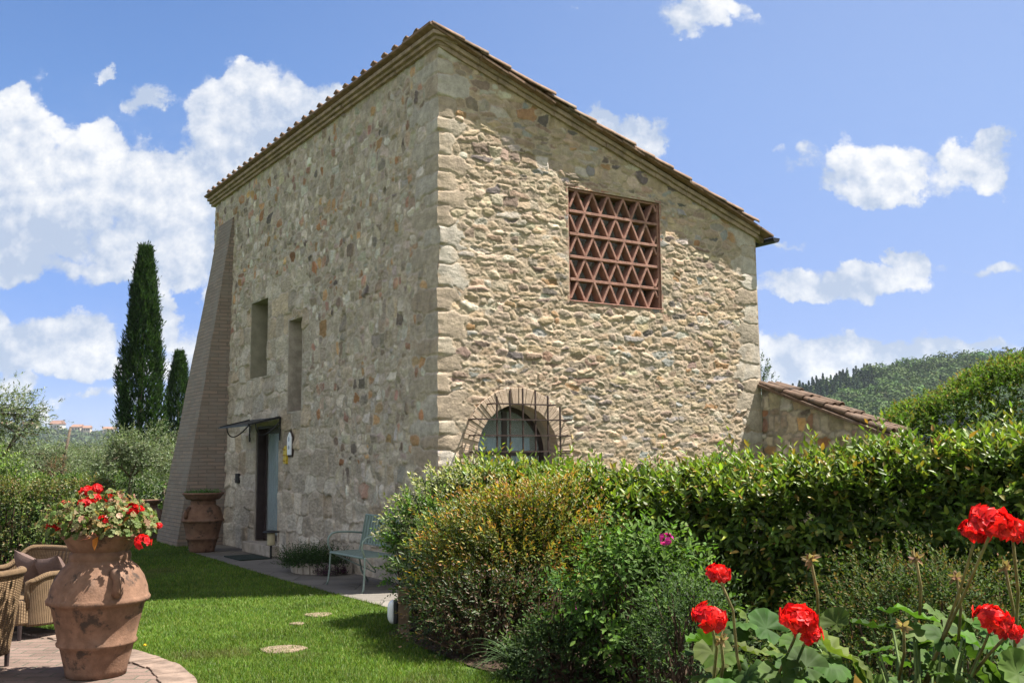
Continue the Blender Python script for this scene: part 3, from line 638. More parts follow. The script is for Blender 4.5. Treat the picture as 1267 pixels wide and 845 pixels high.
# roof: terracotta slabs on the edge, then rows of half round tiles
roof = None; mb = MB()
ov = .135
n = 17; x = -.2
while x < GL + .2:
    w = rng.uniform(.33, .46); x1 = min(x + w, GL + .24); j = rng.normal(0, .006); t0 = .125; sag = -.02 * math.sin(max(0, min(1, x / GL)) * math.pi * 2.3)
    for (ya, yb) in ((-ov - .02 + j, .6),):
        za, zb = roof_z(x) + t0 + sag + j, roof_z(x1) + t0 + sag - .012 + j
        mb.hexa([(x + .003, ya, za), (x + .003, yb, za), (x1, yb, zb), (x1, ya, zb), (x + .003, ya, za + .035), (x + .003, yb, za + .035), (x1, yb, zb + .035), (x1, ya, zb + .035)])
    x = x1 + .001
    if x1 >= GL + .24: break
mb.hexa([(-.19, .601, roof_z(-.19) + .125), (-.19, LL + .15, roof_z(-.19) + .125), (GL + .24, LL + .15, roof_z(GL + .24) + .125), (GL + .24, .601, roof_z(GL + .24) + .125), (-.19, .601, roof_z(-.19) + .155), (-.19, LL + .15, roof_z(-.19) + .155), (GL + .24, LL + .15, roof_z(GL + .24) + .155), (GL + .24, .601, roof_z(GL + .24) + .155)])
roof = mb.build('roof', M['tile'], house, bevel=.005)
def coppi(name, starts, down, nrm, across, ntile, pitch, r0, mat, parent, seed, lift=.0):
    """rows of overlapping tapered half round tiles; starts: list of row origins"""
    rg = np.random.default_rng(seed); V = []; F = []; down, nrm, across = map(np.array, (down, nrm, across)); seg = 7
    for O in starts:
        O = np.array(O)
        for k in range(ntile):
            jj = rg.normal(0, .006, 3); L = pitch * 1.28; o = O + down * (k * pitch) + across * jj[0] + nrm * (lift + jj[1]); tw = rg.normal(0, .02)
            b = len(V)
            for sh in (1.0, .86):
                for e, (s, r) in enumerate(((0, r0 * .82), (L, r0 * 1.08))):
                    for i in range(seg + 1):
                        an = math.pi * i / seg
                        V.append(o + down * s + across * (math.cos(an) * r * (1 if sh == 1 else .9) + tw * s) + nrm * (math.sin(an) * r * (1.0 if sh == 1 else .84) + (.018 if e else 0)))
            q = seg + 1
            for i in range(seg):
                F.append((b + i, b + i + 1, b + q + i + 1, b + q + i)); F.append((b + 2 * q + i, b + 3 * q + i, b + 3 * q + i + 1, b + 2 * q + i + 1))
                F.append((b + i, b + 2 * q + i, b + 2 * q + i + 1, b + i + 1)); F.append((b + q + i, b + q + i + 1, b + 3 * q + i + 1, b + 3 * q + i))
            F.append((b, b + q, b + 3 * q, b + 2 * q)); F.append((b + seg, b + 2 * q + seg, b + 3 * q + seg, b + q + seg))
    o_ = np_mesh(name, np.array(V), np.array(F), mat, parent); return o_
dn = np.array([1, 0, -SL]) / cs; nn = np.array([SL, 0, 1]) / cs
starts = [(-.205, y, roof_z(-.205) + .165) for y in np.arange(.2, LL + .12, .315)]
coppi('roof_tiles', starts, dn, nn, (0, 1, 0), 17, .345, .070, M['tile'], roof, 3)
coppi('verge_tiles', [(-.16, -.10, roof_z(-.16) + .150)], dn, nn, (0, 1, 0), 16, .362, .075, M['tile'], roof, 4)
# eave on the low side: rafter ends and a gutter
for y in np.arange(.05, LL, .55): MB().bar((GL - .02, y, roof_z(GL) + .06), (GL + .2, y, roof_z(GL + .2) + .06), .08, .1).build('rafter_end', M['wood'], roof)
gz = roof_z(GL + .27) + .09
g = MB(); V = []; nseg = 8
for y in (-.18, LL + .1):
    for i in range(nseg + 1): an = math.pi * (1 + i / nseg); V.append((GL + .27 + .075 * math.cos(an), y, gz + .075 * math.sin(an)))
    for i in range(nseg + 1): an = math.pi * (2 - i / nseg); V.append((GL + .27 + .068 * math.cos(an), y, gz + .002 + .068 * math.sin(an)))
q = 2 * (nseg + 1); g.add(V, [(i, (i + 1) % q, q + (i + 1) % q, q + i) for i in range(q)] + [tuple(range(nseg + 1))])
g.build('gutter', M['darkmetal'], roof)

# brick lattice window
lx0, lx1, lz0, lz1 = LAT; lw = MB(); rows = 5; rh = (lz1 - lz0) / rows; per = .272; dp = .13; y0 = .03
frame = MB(); frame.box(lx0 + .001, lx0 + .035, y0, y0 + .2, lz0 + .02, lz1 - .03); frame.box(lx1 - .03, lx1 - .001, y0, y0 + .2, lz0 + .02, lz1 - .03); frame.box(lx0 + .001, lx1 - .001, y0, y0 + .2, lz1 - .03, lz1 - .001); frame.box(lx0 + .001, lx1 - .001, y0 - .04, y0 + .2, lz0 + .001, lz0 + .02)
lat_o = frame.build('lattice_window', M['lattice'], house, bevel=.005)
for k in range(1, rows): lw.box(lx0 + .036, lx1 - .031, y0 - .006, y0 + dp, lz0 + rh * k - .019, lz0 + rh * k + .019)
for k in range(rows):
    za, zb = lz0 + rh * k + .0195, lz0 + rh * (k + 1) - .0195
    sh = (.13 if k % 2 else .0) + .03
    for i in range(-1, 8):
        xb = lx0 + sh + per * i
        for (xa, xc) in ((xb, xb + per / 2), (xb + per, xb + per / 2)):
            # clip the brick to the frame
            A = [xa, za]; Bq = [xc, zb]; lo, hi = lx0 + .045, lx1 - .04
            def clip(A, Bq):
                A, Bq = list(A), list(Bq)
                for lim, sg in ((lo, 1), (hi, -1)):
                    da, db = sg * (A[0] - lim), sg * (Bq[0] - lim)
                    if da < 0 and db < 0: return None
                    if da < 0: t = da / (da - db); A = [A[0] + (Bq[0] - A[0]) * t, A[1] + (Bq[1] - A[1]) * t]
                    elif db < 0: t = db / (db - da); Bq = [Bq[0] + (A[0] - Bq[0]) * t, Bq[1] + (A[1] - Bq[1]) * t]
                return A, Bq
            r = clip(A, Bq)
            if r is None: continue
            A, Bq = r
            if abs(A[1] - Bq[1]) < .05: continue
            jj = rng.normal(0, .004); lw.bar((A[0], y0 + dp / 2 + jj, A[1] ), (Bq[0], y0 + dp / 2 + jj, Bq[1]), dp, .032, up=(1, 0, 0))
lw.build('brick_lattice', M['lattice'], lat_o, bevel=.004)
reveal('window_reveal', 'G', *LAT, .34, M['lattice'])
MB().box(lx0, lx1, .335, .341, lz0, lz1).build('pane', M['glass'], lat_o)
MB().box(lx0 - .3, lx1 + .3, .62, .64, lz0 - .3, lz1 + .2).build('lattice_backing', mat_simple('red_brown_board', (.10, .04, .032), .8), house)  # added board, coloured to stand for the dim reddish interior behind the lattice

# arched window: brick ring, reveal, frame with pane, curtain, iron cage
ax, az, ar, asill = ARC
ring = MB(); nb = 42
for k in range(nb):
    a0 = math.pi * k / nb + .004; a1 = math.pi * (k + 1) / nb - .004; j = rng.normal(0, .005); ro = ar + rng.uniform(.21, .225)
    P = []
    for yv in (-.022 + j, .14):
        for (r, a) in ((ar, a0), (ro, a0), (ro, a1), (ar, a1)): P.append((ax + r * math.cos(a), yv, az + r * math.sin(a)))
    ring.hexa([P[i] for i in (0, 1, 2, 3, 4, 5, 6, 7)])
for sx in (-1, 1):
    z = asill
    while z < az - .01:
        h = min(.062, az - z); w = rng.choice([.15, .24]); j = rng.normal(0, .004)
        x0, x1 = (ax - ar - w, ax - ar) if sx < 0 else (ax + ar, ax + ar + w)
        ring.box(x0, x1, -.02 + j, .14, z + .004, z + h - .004); z += h
ring.build('arch_ring', M['archbrick'], house, bevel=.005)
def arch_strip(r_in, y0, y1, mat, name, parent, thick=None):
    """sheet following the opening, from y0 to y1 deep; with thick it is a frame"""
    pts = [(ax + r_in, asill)] + [(ax + r_in * math.cos(a), az + r_in * math.sin(a)) for a in np.linspace(0, math.pi, 33)] + [(ax - r_in, asill)]
    V = []; F = []; ro = r_in + (thick or .03)
    outer = [(ax + ro, asill)] + [(ax + ro * math.cos(a), az + ro * math.sin(a)) for a in np.linspace(0, math.pi, 33)] + [(ax - ro, asill)]
    for loop, yv in ((pts, y0), (pts, y1), (outer, y1), (outer, y0)):
        for (x, z) in loop: V.append((x, yv, z))
    n = len(pts)
    for a in range(4):
        b = (a + 1) % 4
        for i in range(n - 1): F.append((a * n + i, a * n + i + 1, b * n + i + 1, b * n + i))
    F += [(0, n, 2 * n, 3 * n), (n - 1, 4 * n - 1, 3 * n - 1, 2 * n - 1)]
    mb = MB(); mb.add(V, F); return mb.build(name, mat, parent)
arch_strip(ar + .004, -.009, .139, M['plaster_warm'], 'arch_mortar', house, .205)
arch_strip(ar + .003, .142, .42, M['ashlar'], 'window_reveal', house)
aw = arch_strip(ar - .06, .30, .35, M['darkwood'], 'arched_window', house, .062)
MB().box(ax - .035, ax + .035, .305, .345, asill, az + ar - .07).box(ax - ar + .06, ax + ar - .06, .306, .344, az - .03, az + .02).build('mullion', M['darkwood'], aw)
pane = MB(); P2_ = [(ax + (ar - .05) * math.cos(a), az + (ar - .05) * math.sin(a)) for a in np.linspace(0, math.pi, 25)] + [(ax - ar + .05, asill), (ax + ar - .05, asill)]
pane.add([(x, .322, z) for x, z in P2_] + [(x, .328, z) for x, z in P2_], [tuple(range(len(P2_)))[::-1], tuple(range(len(P2_), 2 * len(P2_)))]); pane.build('pane', M['glass'], aw)
curtain('curtain', 'G', ax - ar + .05, ax + ar - .16, .40, asill - .1, az + .20, 11, aw)
MB().box(ax - ar - .2, ax + ar + .2, .0, .42, asill - .12, asill - .002).build('window_sill', M['ashlar'], house, bevel=.01)
cage = MB(); yo = -.15
for k in range(6):
    x = .735 + .19 * k; top = az + math.sqrt(max(.02, .80 ** 2 - (x - ax) ** 2)); cage.bar((x, yo, .72), (x, yo, top), .017, .017, up=(0, 1, 0))
for z in (2.20, 2.01, 1.815, 1.62, 1.425, 1.23, 1.03, .84):
    hwid = math.sqrt(max(.1, .82 ** 2 - (z - az) ** 2)) if z > az else .72
    hwid = min(hwid, .72)
    if z > 2.15: hwid = .46
    cage.bar((ax - hwid, yo - .012, z), (ax + hwid, yo - .012, z), .017, .017, up=(0, 1, 0))
    for sx in (-1, 1): cage.bar((ax + sx * hwid, yo - .02, z), (ax + sx * hwid, .02, z), .017, .017)
cage.build('iron_grille', M['iron'], aw)

# ------------------------------------------------------------------ sloping garden wall at the right end of the gable
lean = empty('garden_wall', hw(GL + .004, 0)[:2] + (0,), ANG, 'low stone wall with a sloping tiled coping running out from the right end of the house', 'wall')
LD = 2.12; LZ0 = 2.56; LS = .365; LW = .32
def lz(y): return LZ0 + LS * y           # y negative towards the garden
us = lin([0, LD], .02); vs = lin([-.05, 2.7], .02); rg = np.random.default_rng(33)
SLn = courses(0, LD, -.05, 2.8, (.07, .14), (.10, .28), .16, rg)
colX = (colF[0] * np.array([.95, .92, .88]), colF[1])
o = stone_wall('side_wall', us, vs, SLn, [], colX, (.26, .23, .19), lambda U, V: V < lz(-U) + .02, lambda U, V: np.ones(U.shape), lambda U, V, D: np.stack([-D, -U, V], -1), 51, 1.1, .016, lean, None, 3.2, .028, .05)
mb = MB(); mb.hexa([(.03, -LD + .02, -.05), (LW, -LD + .02, -.05), (LW, -.02, -.05), (.03, -.02, -.05), (.03, -LD + .02, lz(-LD)), (LW, -LD + .02, lz(-LD)), (LW, -.02, lz(-.02)), (.03, -.02, lz(-.02))]); mb.build('wall_core', M['ashlar'], lean)
mb = MB(); n = 9
for k in range(n):
    ya = .0 - (LD + .17) * k / n; yb = .0 - (LD + .17) * (k + 1) / n + .003; j = rng.normal(0, .006)
    mb.hexa([(-.09 + j, yb, lz(yb)), (LW + .06, yb, lz(yb)), (LW + .06, ya, lz(ya)), (-.09 + j, ya, lz(ya)), (-.09 + j, yb, lz(yb) + .05), (LW + .06, yb, lz(yb) + .05), (LW + .06, ya, lz(ya) + .05), (-.09 + j, ya, lz(ya) + .05)])
lroof = mb.build('coping', M['coping'], lean, bevel=.006)
c2 = math.sqrt(1 + LS * LS)
coppi('coping_tiles', [(x, .0, lz(.0) + .05) for x in (-.0, .17, .34)], (0, -1 / c2, -LS / c2), (0, -LS / c2, 1 / c2), (1, 0, 0), 6, .375, .066, M['coping'], lroof, 8)

# ------------------------------------------------------------------ small things on and beside the facade
ROT = ANG
def mk(x, y, z=0.0): p = hw(x, y, z); return p
pl = empty('wall_plaque', mk(-.035, 4.74, 1.62), ROT, 'small white house-shaped plaque on the facade wall right of the door', 'plaque')
V = [(0, -.075, 0), (0, .075, 0), (0, .085, .26), (0, .05, .31), (0, 0, .36), (0, -.05, .31), (0, -.085, .26)]
def plate(pts, d0, d1): n = len(pts); return [(d0, p[1], p[2]) for p in pts] + [(d1, p[1], p[2]) for p in pts], [tuple(range(n)), tuple(range(2 * n - 1, n - 1, -1))] + [(i, n + i, n + (i + 1) % n, (i + 1) % n) for i in range(n)]
mb = MB(); mb.add(*plate(V, -.012, .02)); mb.build('plate', M['white'], pl, bevel=.004)
mb = MB(); mb.add(*plate([(0, y * 1.18, (z - .16) * 1.16 + .155) for _, y, z in V], .008, .03)); mb.build('frame', M['iron'], pl)
mb = MB(); mg = mat_simple('grey_blue_glaze', (.28, .32, .42), .4, bumps=0); mb.add(*plate([(0, .022 * math.cos(a), .25 + .04 * math.sin(a)) for a in np.linspace(0, 6.283, 14)[:-1]], -.016, -.011)); mb.build('blue_motif', mg, pl); mb = MB(); mb.add(*plate([(0, .03 * math.cos(a), .12 + .035 * math.sin(a)) for a in np.linspace(0, 6.283, 14)[:-1]], -.015, -.011)); mb.build('blue_motif', mg, pl)
ye = empty('wall_ornament', mk(-.035, 4.90, 1.46), ROT, 'small yellow ceramic ornament below the white plaque beside the door', 'ornament')
mb = MB(); prof = [(0, -.055, .02), (0, .055, .02), (0, .065, .10), (0, .05, .14), (0, .07, .20), (0, .045, .28), (0, 0, .31), (0, -.045, .28), (0, -.07, .20), (0, -.05, .14), (0, -.065, .10)]
mb.add(*plate(prof, -.02, .03)); mb.build('body', M['yellow'], ye, bevel=.008)
_yg = mat_simple('dark_yellow_glaze', (.36, .22, .02), .4, bumps=0)
for zz in (.07, .16, .25): MB().lathe([(0, -.012), (.024, -.008), (.03, .0), (.022, .008), (0, .012)], 10, (-.024, 0, zz)).build('knob', _yg, ye, smooth=True)
be = empty('door_bell', mk(-.03, 7.30, 1.14), ROT, 'small dark doorbell box on the facade wall left of the door', 'doorbell')
MB().box(-.02, .04, -.07, .07, 0, .17).build('box', M['darkmetal'], be, bevel=.012); MB().lathe([(0, -.012), (.025, -.01), (.028, 0)], 14, (-.03, 0, .08)).build('button', M['greymetal'], be, smooth=True)
dm = MB(); dm.box(-.72, -.24, 4.95, 5.75, .008, .026); dm = dm.build('doormat', M['mat'], None, bevel=.004); dm.location = (CX, CY, 0); dm.rotation_euler = (0, 0, ROT)
tag(dm, 'dark green doormat on the paving in front of the door', 'doormat')
bl = empty('bollard_lamp', mk(-.22, 4.98, 0), ROT, 'short garden light with a flat dark cap on a thin post by the door', 'garden light')
MB().tube([(0, 0, 0), (0, 0, .22)], .018, 8).build('post', M['darkmetal'], bl)
MB().lathe([(0, .215), (.058, .215), (.062, .225), (.062, .40), (.056, .412), (0, .412)], 20).build('lamp_body', mat_simple('cream_lamp_body', (.42, .37, .24), .6, bumps=0), bl, smooth=True)
MB().lathe([(0, .412), (.125, .412), (.132, .42), (.125, .432), (.03, .45), (0, .452)], 24).build('cap', M['darkmetal'], bl, smooth=True)

# bench
bn = empty('garden_bench', mk(-.50, .93, 0), ROT, 'pale green metal bench with looped armrests against the facade wall', 'bench')
gm = M['green_metal']
def seat_panel(name, pts0, pts1, n=12):
    V = []; F = []
    for i in range(n + 1):
        s = i / n; s2 = math.sin(math.pi * s)
        for a, b in zip(pts0, pts1):
            V.append(tuple(a[k] * (1 - s) + b[k] * s for k in range(3)))
    return V, F
s = MB(); s.hexa([(-.24, -.48, .405), (.18, -.48, .385), (.18, .48, .385), (-.24, .48, .405), (-.24, -.48, .412), (.18, -.48, .392), (.18, .48, .392), (-.24, .48, .412)])
s.tube([(-.245, -.48, .40), (-.245, .48, .40)], .013, 8); s.tube([(.185, -.48, .388), (.185, .48, .388)], .013, 8)
for k in range(24): s.box(-.235, .175, -.47 + .04 * k, -.455 + .04 * k, .4125 - .0, .4155)
s.build('seat', gm, bn)
b = MB(); b.hexa([(.165, -.45, .50), (.173, -.45, .50), (.173, .45, .50), (.165, .45, .50), (.225, -.45, .84), (.233, -.45, .84), (.233, .45, .84), (.225, .45, .84)])
b.tube([(.169, -.46, .495), (.169, .46, .495)], .011, 8); b.tube([(.229, -.46, .845), (.229, .46, .845)], .011, 8)
for k in range(12): b.bar((.163, -.44 + .08 * k, .50), (.222, -.44 + .08 * k, .84), .03, .004, up=(0, 1, 0))
b.build('backrest', gm, bn)
for sy in (-1, 1):
    y = .5 * sy
    MB().tube([(-.23, y, .41), (-.27, y, .50), (-.265, y, .58), (-.22, y, .63), (-.15, y, .645), (.02, y, .64), (.19, y * .95, .62)], .012, 8).build('armrest', gm, bn, smooth=True)
    MB().tube([(-.23, y, .42), (-.235, y, .36), (-.24, y * 1.01, .2), (-.255, y * 1.03, .05), (-.275, y * 1.04, .0)], .012, 8).build('leg', gm, bn, smooth=True)
    MB().tube([(.235, y * .93, .85), (.18, y * .95, .55), (.14, y * .97, .36), (.18, y * .98, .16), (.28, y * .98, .0)], .012, 8).build('leg', gm, bn, smooth=True)
MB().tube([(-.2, -.46, .38), (.1, -.1, .2), (.14, .0, .17)], .008, 6).tube([(-.2, .46, .38), (.1, .1, .2), (.14, 0, .17)], .008, 6).build('brace', gm, bn, smooth=True)

# terracotta urns
def urn_profile(rim=.27):
    p = [(.205, 0), (.222, .006), (.228, .05), (.255, .16), (.268, .222), (.292, .238), (.296, .255), (.284, .272), (.305, .38), (.338, .52), (.352, .545), (.376, .552), (.380, .575), (.368, .592), (.362, .60), (.352, .66), (.322, .74), (.275, .81), (.228, .85), (.218, .865), (.222, .872), (.226, .90), (.218, .925), (.208, .933), (.214, .940)]
    p += [(rim * .80, .955), (rim * .86, .985), (rim * .92, 1.02), (rim * .945, 1.032), (rim, 1.04), (rim * 1.01, 1.058), (rim * .98, 1.075), (rim * .93, 1.075), (rim * .90, 1.06), (rim * .84, 1.03), (0, 1.028)]
    return p
def make_urn(loc, rz, scale, rim, label, group):
    t = empty('terracotta_urn', loc, rz, label, 'urn', group); t.scale = (scale,) * 3
    ph = random.random() * 6
    w = lambda a, z: .010 * math.sin(a * 2 + ph + z * 3) + .006 * math.sin(a * 5 + z * 11) + (.012 * math.sin(a * 3 + 2) * (1 if .2 < z < .3 else 0))
    MB().lathe(urn_profile(rim)[:25], 72, wob=w).build('body', M['urn'], t, smooth=True)
    MB().lathe(urn_profile(rim)[24:], 72, wob=lambda a, z: .006 * math.sin(a * 3 + ph)).build('rim', M['urn'], t, smooth=True)
    for a0 in (0, math.pi):
        c, s_ = math.cos(a0), math.sin(a0)
        pts = [(r * c, r * s_, z) for r, z in ((.29, .77), (.33, .775), (.362, .755), (.37, .72), (.365, .675), (.345, .635))]
        MB().tube(pts, [.035, .03, .026, .026, .03, .036], 10, flat=1.6).build('handle', M['urn'], t, smooth=True)
    MB().lathe([(rim * .86, 1.031), (.0, 1.036)], 30).build('soil', M['soil'], t)
    return t
U1 = (-3.06, 7.42); U2h = (-.74, 6.90)
make_urn((U1[0], U1[1], .006), R_(-48), .95, .285, 'large weathered terracotta urn full of red geraniums at the edge of the brick patio', 'terracotta urns')
u2 = mk(*U2h, .006); make_urn(u2, R_(55), R_(1) * 0 + .93, .37, 'terracotta urn with low green plants between the brick buttress and the door', 'terracotta urns')
make_urn((-7.30, 20.0, 0), R_(10), .72, .33, 'small terracotta urn half hidden behind the geraniums in front of the far hedge', 'terracotta urns')

# geraniums
def round_leaf(P, N, D, Rr_, col, lobes=7, ring=(.045, .02)):
    """scalloped round leaves: centre + two rings, drawn as quads/tris"""
    n = len(P); K = 26; D = unit(D - N * (D * N).sum(-1, keepdims=True)); S = np.cross(N, D); an = np.linspace(.28, 2 * math.pi - .28, K)
    cup = rng.uniform(-.5, .9, (n, 1)); V = [P]; C = [col * .9]
    for (f, sc, dz) in ((.55, 0, .10), (1.0, .07, .02)):
        for k in range(K):
            r = Rr_ * f * (1 + sc * abs(math.sin(an[k] * lobes * .5)) * 1.6 - sc); w = math.sin(an[k] * lobes) * .0
            dzz = (dz + .09 * math.cos(an[k] * lobes) * f + rng.normal(0, .035, (n, 1)) * f + cup * f * f * .5)
            V.append(P - D * np.cos(an[k]) * r - S * np.sin(an[k]) * r + N * Rr_ * dzz * 1.2); C.append(col * (.72 if f < 1 else 1.08))
    V = np.stack(V, 1); C = np.stack(C, 1); m_ = 2 * K + 1; i = np.arange(n)[:, None] * m_
    T = np.concatenate([i + np.array([[0, 1 + k, 2 + k]]) for k in range(K - 1)]); Q = np.concatenate([i + np.array([[1 + k, 1 + K + k, 2 + K + k, 2 + k]]) for k in range(K - 1)])
    return V.reshape(-1, 3), T, Q, np.clip(C.reshape(-1, 3), .003, 1)
def flower_head(name, c, r, parent, n=26, axis=(0, 0, 1), flat=.65, cols=((.62, .014, .014), (.78, .03, .02), (.46, .006, .012))):
    ax_ = np.array(axis, float); ax_ /= np.linalg.norm(ax_); d = unit(rng.normal(size=(n * 3, 3))); d = d[(d @ ax_) > -.35][:n]; n = len(d)
    d2 = d - ax_ * (d @ ax_)[:, None] * (1 - flat); cen = np.array(c) + d2 * r * rng.uniform(.45, 1.0, (n, 1)) ** .7
    a, b = perp(d); P = []; D = []; N = []; 
    for k in range(5):
        an = k * 1.2566 + rng.random(n) * .5; q = a * np.cos(an)[:, None] + b * np.sin(an)[:, None]; P.append(cen); D.append(q + d * .35); N.append(d + q * -.3)
    P = np.concatenate(P); D = np.concatenate(D); N = np.concatenate(N); m_ = len(P)
    v, f, c_ = leaf_arrays(P, D, N, r * .52 * rng.uniform(.75, 1.2, m_), r * .46 * rng.uniform(.75, 1.2, m_), pal(m_, cols, None, .12), .25)
    return foliage(name, [(v, f, c_)], M['petal'], parent)
def stem(name, pts, r, parent, mat): return MB().tube(pts, r, 6).build(name, mat, parent, smooth=True)
M['stem'] = mat_simple('stem_reddish', (.16, .13, .05), .7, var=.4, scale=30, bumps=.1)
M['stem_green'] = mat_simple('stem_green', (.10, .15, .04), .7, var=.3, scale=30, bumps=.1)
gU = np.array([U1[0], U1[1], .985])
ge = empty('geranium', (U1[0], U1[1], .985), 0, 'bushy red geranium with yellowing leaves planted in the big terracotta urn', 'geranium', 'geraniums')
def at(px, py, Y):  # point at distance Y along the view ray
    d = Fv + (px - 633.5) / 1219 * Rr - (py - 422.5) / 1219 * Ur; return np.array([0, 0, EYE]) + np.array(d) * (Y / d.y)
n = 1150; th = rng.random(n) * 6.28; rr = np.sqrt(rng.random(n)) * .38; hh = rng.random(n)
P = np.stack([rr * np.cos(th) * 1.12 - .02, rr * np.sin(th), .03 + hh * .36 * (1 - (rr / .47) ** 2)], -1)
N = unit(np.stack([np.cos(th) * rr * 2, np.sin(th) * rr * 2, np.full(n, .55)], -1) + rng.normal(size=(n, 3)) * .45)
v, T, Q, c = round_leaf(P, N, rng.normal(size=(n, 3)), rng.uniform(.012, .030, (n, 1)), pal(n, [(.12, .17, .05), (.17, .21, .075), (.22, .24, .11), (.27, .19, .08), (.33, .19, .12), (.42, .30, .20), (.09, .13, .04)], [.25, .2, .15, .11, .09, .06, .14]))
np_mesh('foliage', v, [T, Q], M['leaf_soft'], ge, c)
tw = []
for k in range(70):
    a = rng.random() * 6.28; r0 = rng.random() * .12; r1 = rng.uniform(.12, .34); tw.append(((r0 * math.cos(a), r0 * math.sin(a), 0), (r1 * math.cos(a + .3), r1 * math.sin(a + .3), rng.uniform(.05, .33)), .005, .003))
twig_mesh('stems', tw, M['stem'], ge)
n = 14; v, f, c = leaf_arrays(np.stack([rng.uniform(-.05, .25, n), rng.uniform(-.3, -.1, n), rng.uniform(.03, .12, n)], -1), rng.normal(size=(n, 3)) + [0, 0, -.4], rng.normal(size=(n, 3)), rng.uniform(.05, .1, n), rng.uniform(.03, .06, n), pal(n, [(.50, .27, .20), (.42, .20, .14), (.55, .22, .05)]), .3)
foliage('dead_leaves', [(v, f, c)], M['leaf_soft'], ge)
for (px, py, Y, r) in [(106, 607, 7.35, .043), (120, 605, 7.45, .047), (116, 617, 7.3, .045), (105, 623, 7.25, .05), (134, 616, 7.5, .036), (152, 617, 7.55, .024), (128, 643, 7.12, .038), (66, 651, 7.25, .05), (81, 623, 7.35, .036), (163, 630, 7.35, .052), (172, 631, 7.42, .04), (177, 670, 7.2, .058), (197, 650, 7.5, .028)]:
    q = at(px, py, Y); l = q - gU; h = flower_head('flower_head', l, r, ge, 22, (l[0] * .6, -.4, .8), cols=((.60, .012, .015), (.7, .02, .02), (.48, .006, .012)) if px != 81 else ((.42, .09, .04), (.5, .2, .1)))
    stem('stem', [(l[0] * .3, l[1] * .3, .02), (l[0] * .75, l[1] * .75, l[2] * .55), tuple(l)], [.005, .004, .003], ge, M['stem'])
# low green plants in the urn beside the door
q2 = hw(*U2h); lo = empty('urn_succulents', (q2[0], q2[1], 1.03 * .93), 0, 'low bright green plants filling the urn beside the buttress', 'plant')
n = 420; th = rng.random(n) * 6.28; rr = np.sqrt(rng.random(n)) * .26; B = np.stack([rr * np.cos(th), rr * np.sin(th), np.full(n, -.03)], -1); D = unit(np.stack([np.cos(th) * rr, np.sin(th) * rr, np.full(n, .5)], -1) + rng.normal(size=(n, 3)) * .2)
foliage('foliage', [shoots(B, D, rng.uniform(.07, .13, n), 7, .035, .016, [(.07, .16, .03), (.10, .22, .05), (.05, .11, .02)])], M['leaf'], lo)
# planter against the wall
pq = hw(-.34, 2.85); sp = empty('stone_planter', (pq[0], pq[1], .006), ROT, 'low rounded stone planter against the foot of the facade wall', 'planter')
mb = MB()
for k in range(16):
    a0, a1 = math.pi * (.5 + k / 16) + .01, math.pi * (.5 + (k + 1) / 16) - .01; j = rng.normal(0, .006); P = []
    for z in (0, .14 + j):
        for (r, a) in ((.78, a0), (.98, a0), (.98, a1), (.78, a1)): P.append((.30 + .64 * r * math.cos(a), .58 * r * math.sin(a), z))
    mb.hexa(P)
mb.build('kerb', M['ashlar'], sp, bevel=.012)
mb = MB(); mb.add([(.30, 0, .09)] + [(.30 + .5 * math.cos(a), .46 * math.sin(a), .09) for a in np.linspace(math.pi * .5, math.pi * 1.5, 17)], [(0, i, i + 1) for i in range(1, 17)]); mb.build('soil', M['soil'], sp)
hb = empty('herb_mound', (pq[0], pq[1], .09), ROT, 'dark green creeping herb spilling over the stone planter by the wall', 'plant')
n = 1100; x = rng.uniform(-.42, .26, n); y = rng.uniform(-.55, .6, n); k = (x - .3) ** 2 / .55 + y ** 2 / .36 < 1; x, y = x[k], y[k]; n = len(x)
foliage('foliage', [shoots(np.stack([x, y, np.zeros(n)], -1), unit(np.stack([x * .3 - .1, y * .3, np.full(n, .6)], -1) + rng.normal(size=(n, 3)) * .25), rng.uniform(.16, .34, n), 12, .032, .013, [(.035, .065, .025), (.05, .09, .03), (.03, .05, .02)])], M['leaf_soft'], hb)
pf = empty('purple_flowers', hw(-.30, 2.33, .05), ROT, 'dark purple flowering herb at the right end of the stone planter', 'plant')
n = 160; B = np.stack([rng.uniform(-.22, .15, n), rng.uniform(-.16, .16, n), np.full(n, -.04)], -1)
foliage('foliage', [shoots(B, unit(rng.normal(size=(n, 3)) * .3 + [0, 0, 1]), rng.uniform(.06, .2, n), 10, .026, .012, [(.04, .06, .03), (.07, .03, .07), (.10, .03, .09)])], M['leaf_soft'], pf)

# stepping stones, wall light on its post
for (px, py, w, d, lb) in [(349, 804, .33, .36, 'largest flat stepping stone in the sunny lawn, nearest the patio'), (394, 761, .25, .26, 'flat stepping stone in the lawn next to the shadow of the shrubs'), (368, 772, .13, .13, 'small stepping stone half overgrown by grass in the middle of the lawn')]:
    dd = Fv + (px - 633.5) / 1219 * Rr - (py - 422.5) / 1219 * Ur; t_ = -EYE / dd.z; x, y = dd.x * t_, dd.y * t_
    mb = MB(); K = 11; ph = rng.random() * 6; pts = [(w / 2 * math.cos(a) * (1 + .12 * math.sin(3 * a + ph)) * (1 + .22 * abs(math.cos(2 * a))), d / 2 * math.sin(a) * (1 + .1 * math.sin(2 * a + ph)), 0) for a in np.linspace(0, 6.283, K + 1)[:-1]]
    mb.add([(p[0], p[1], -.03) for p in pts] + [(p[0] * .96, p[1] * .96, .014) for p in pts], [tuple(range(K))[::-1], tuple(range(K, 2 * K))] + [(i, (i + 1) % K, K + (i + 1) % K, K + i) for i in range(K)])
    o = mb.build('stepping_stone', M['sunk_stone'], None, bevel=.006); o.location = (x, y, 0); o.rotation_euler = (0, 0, rng.uniform(-.3, .3)); tag(o, lb, 'stepping stone', 'stepping stones in the lawn')
LP = (-1.0, 9.05)
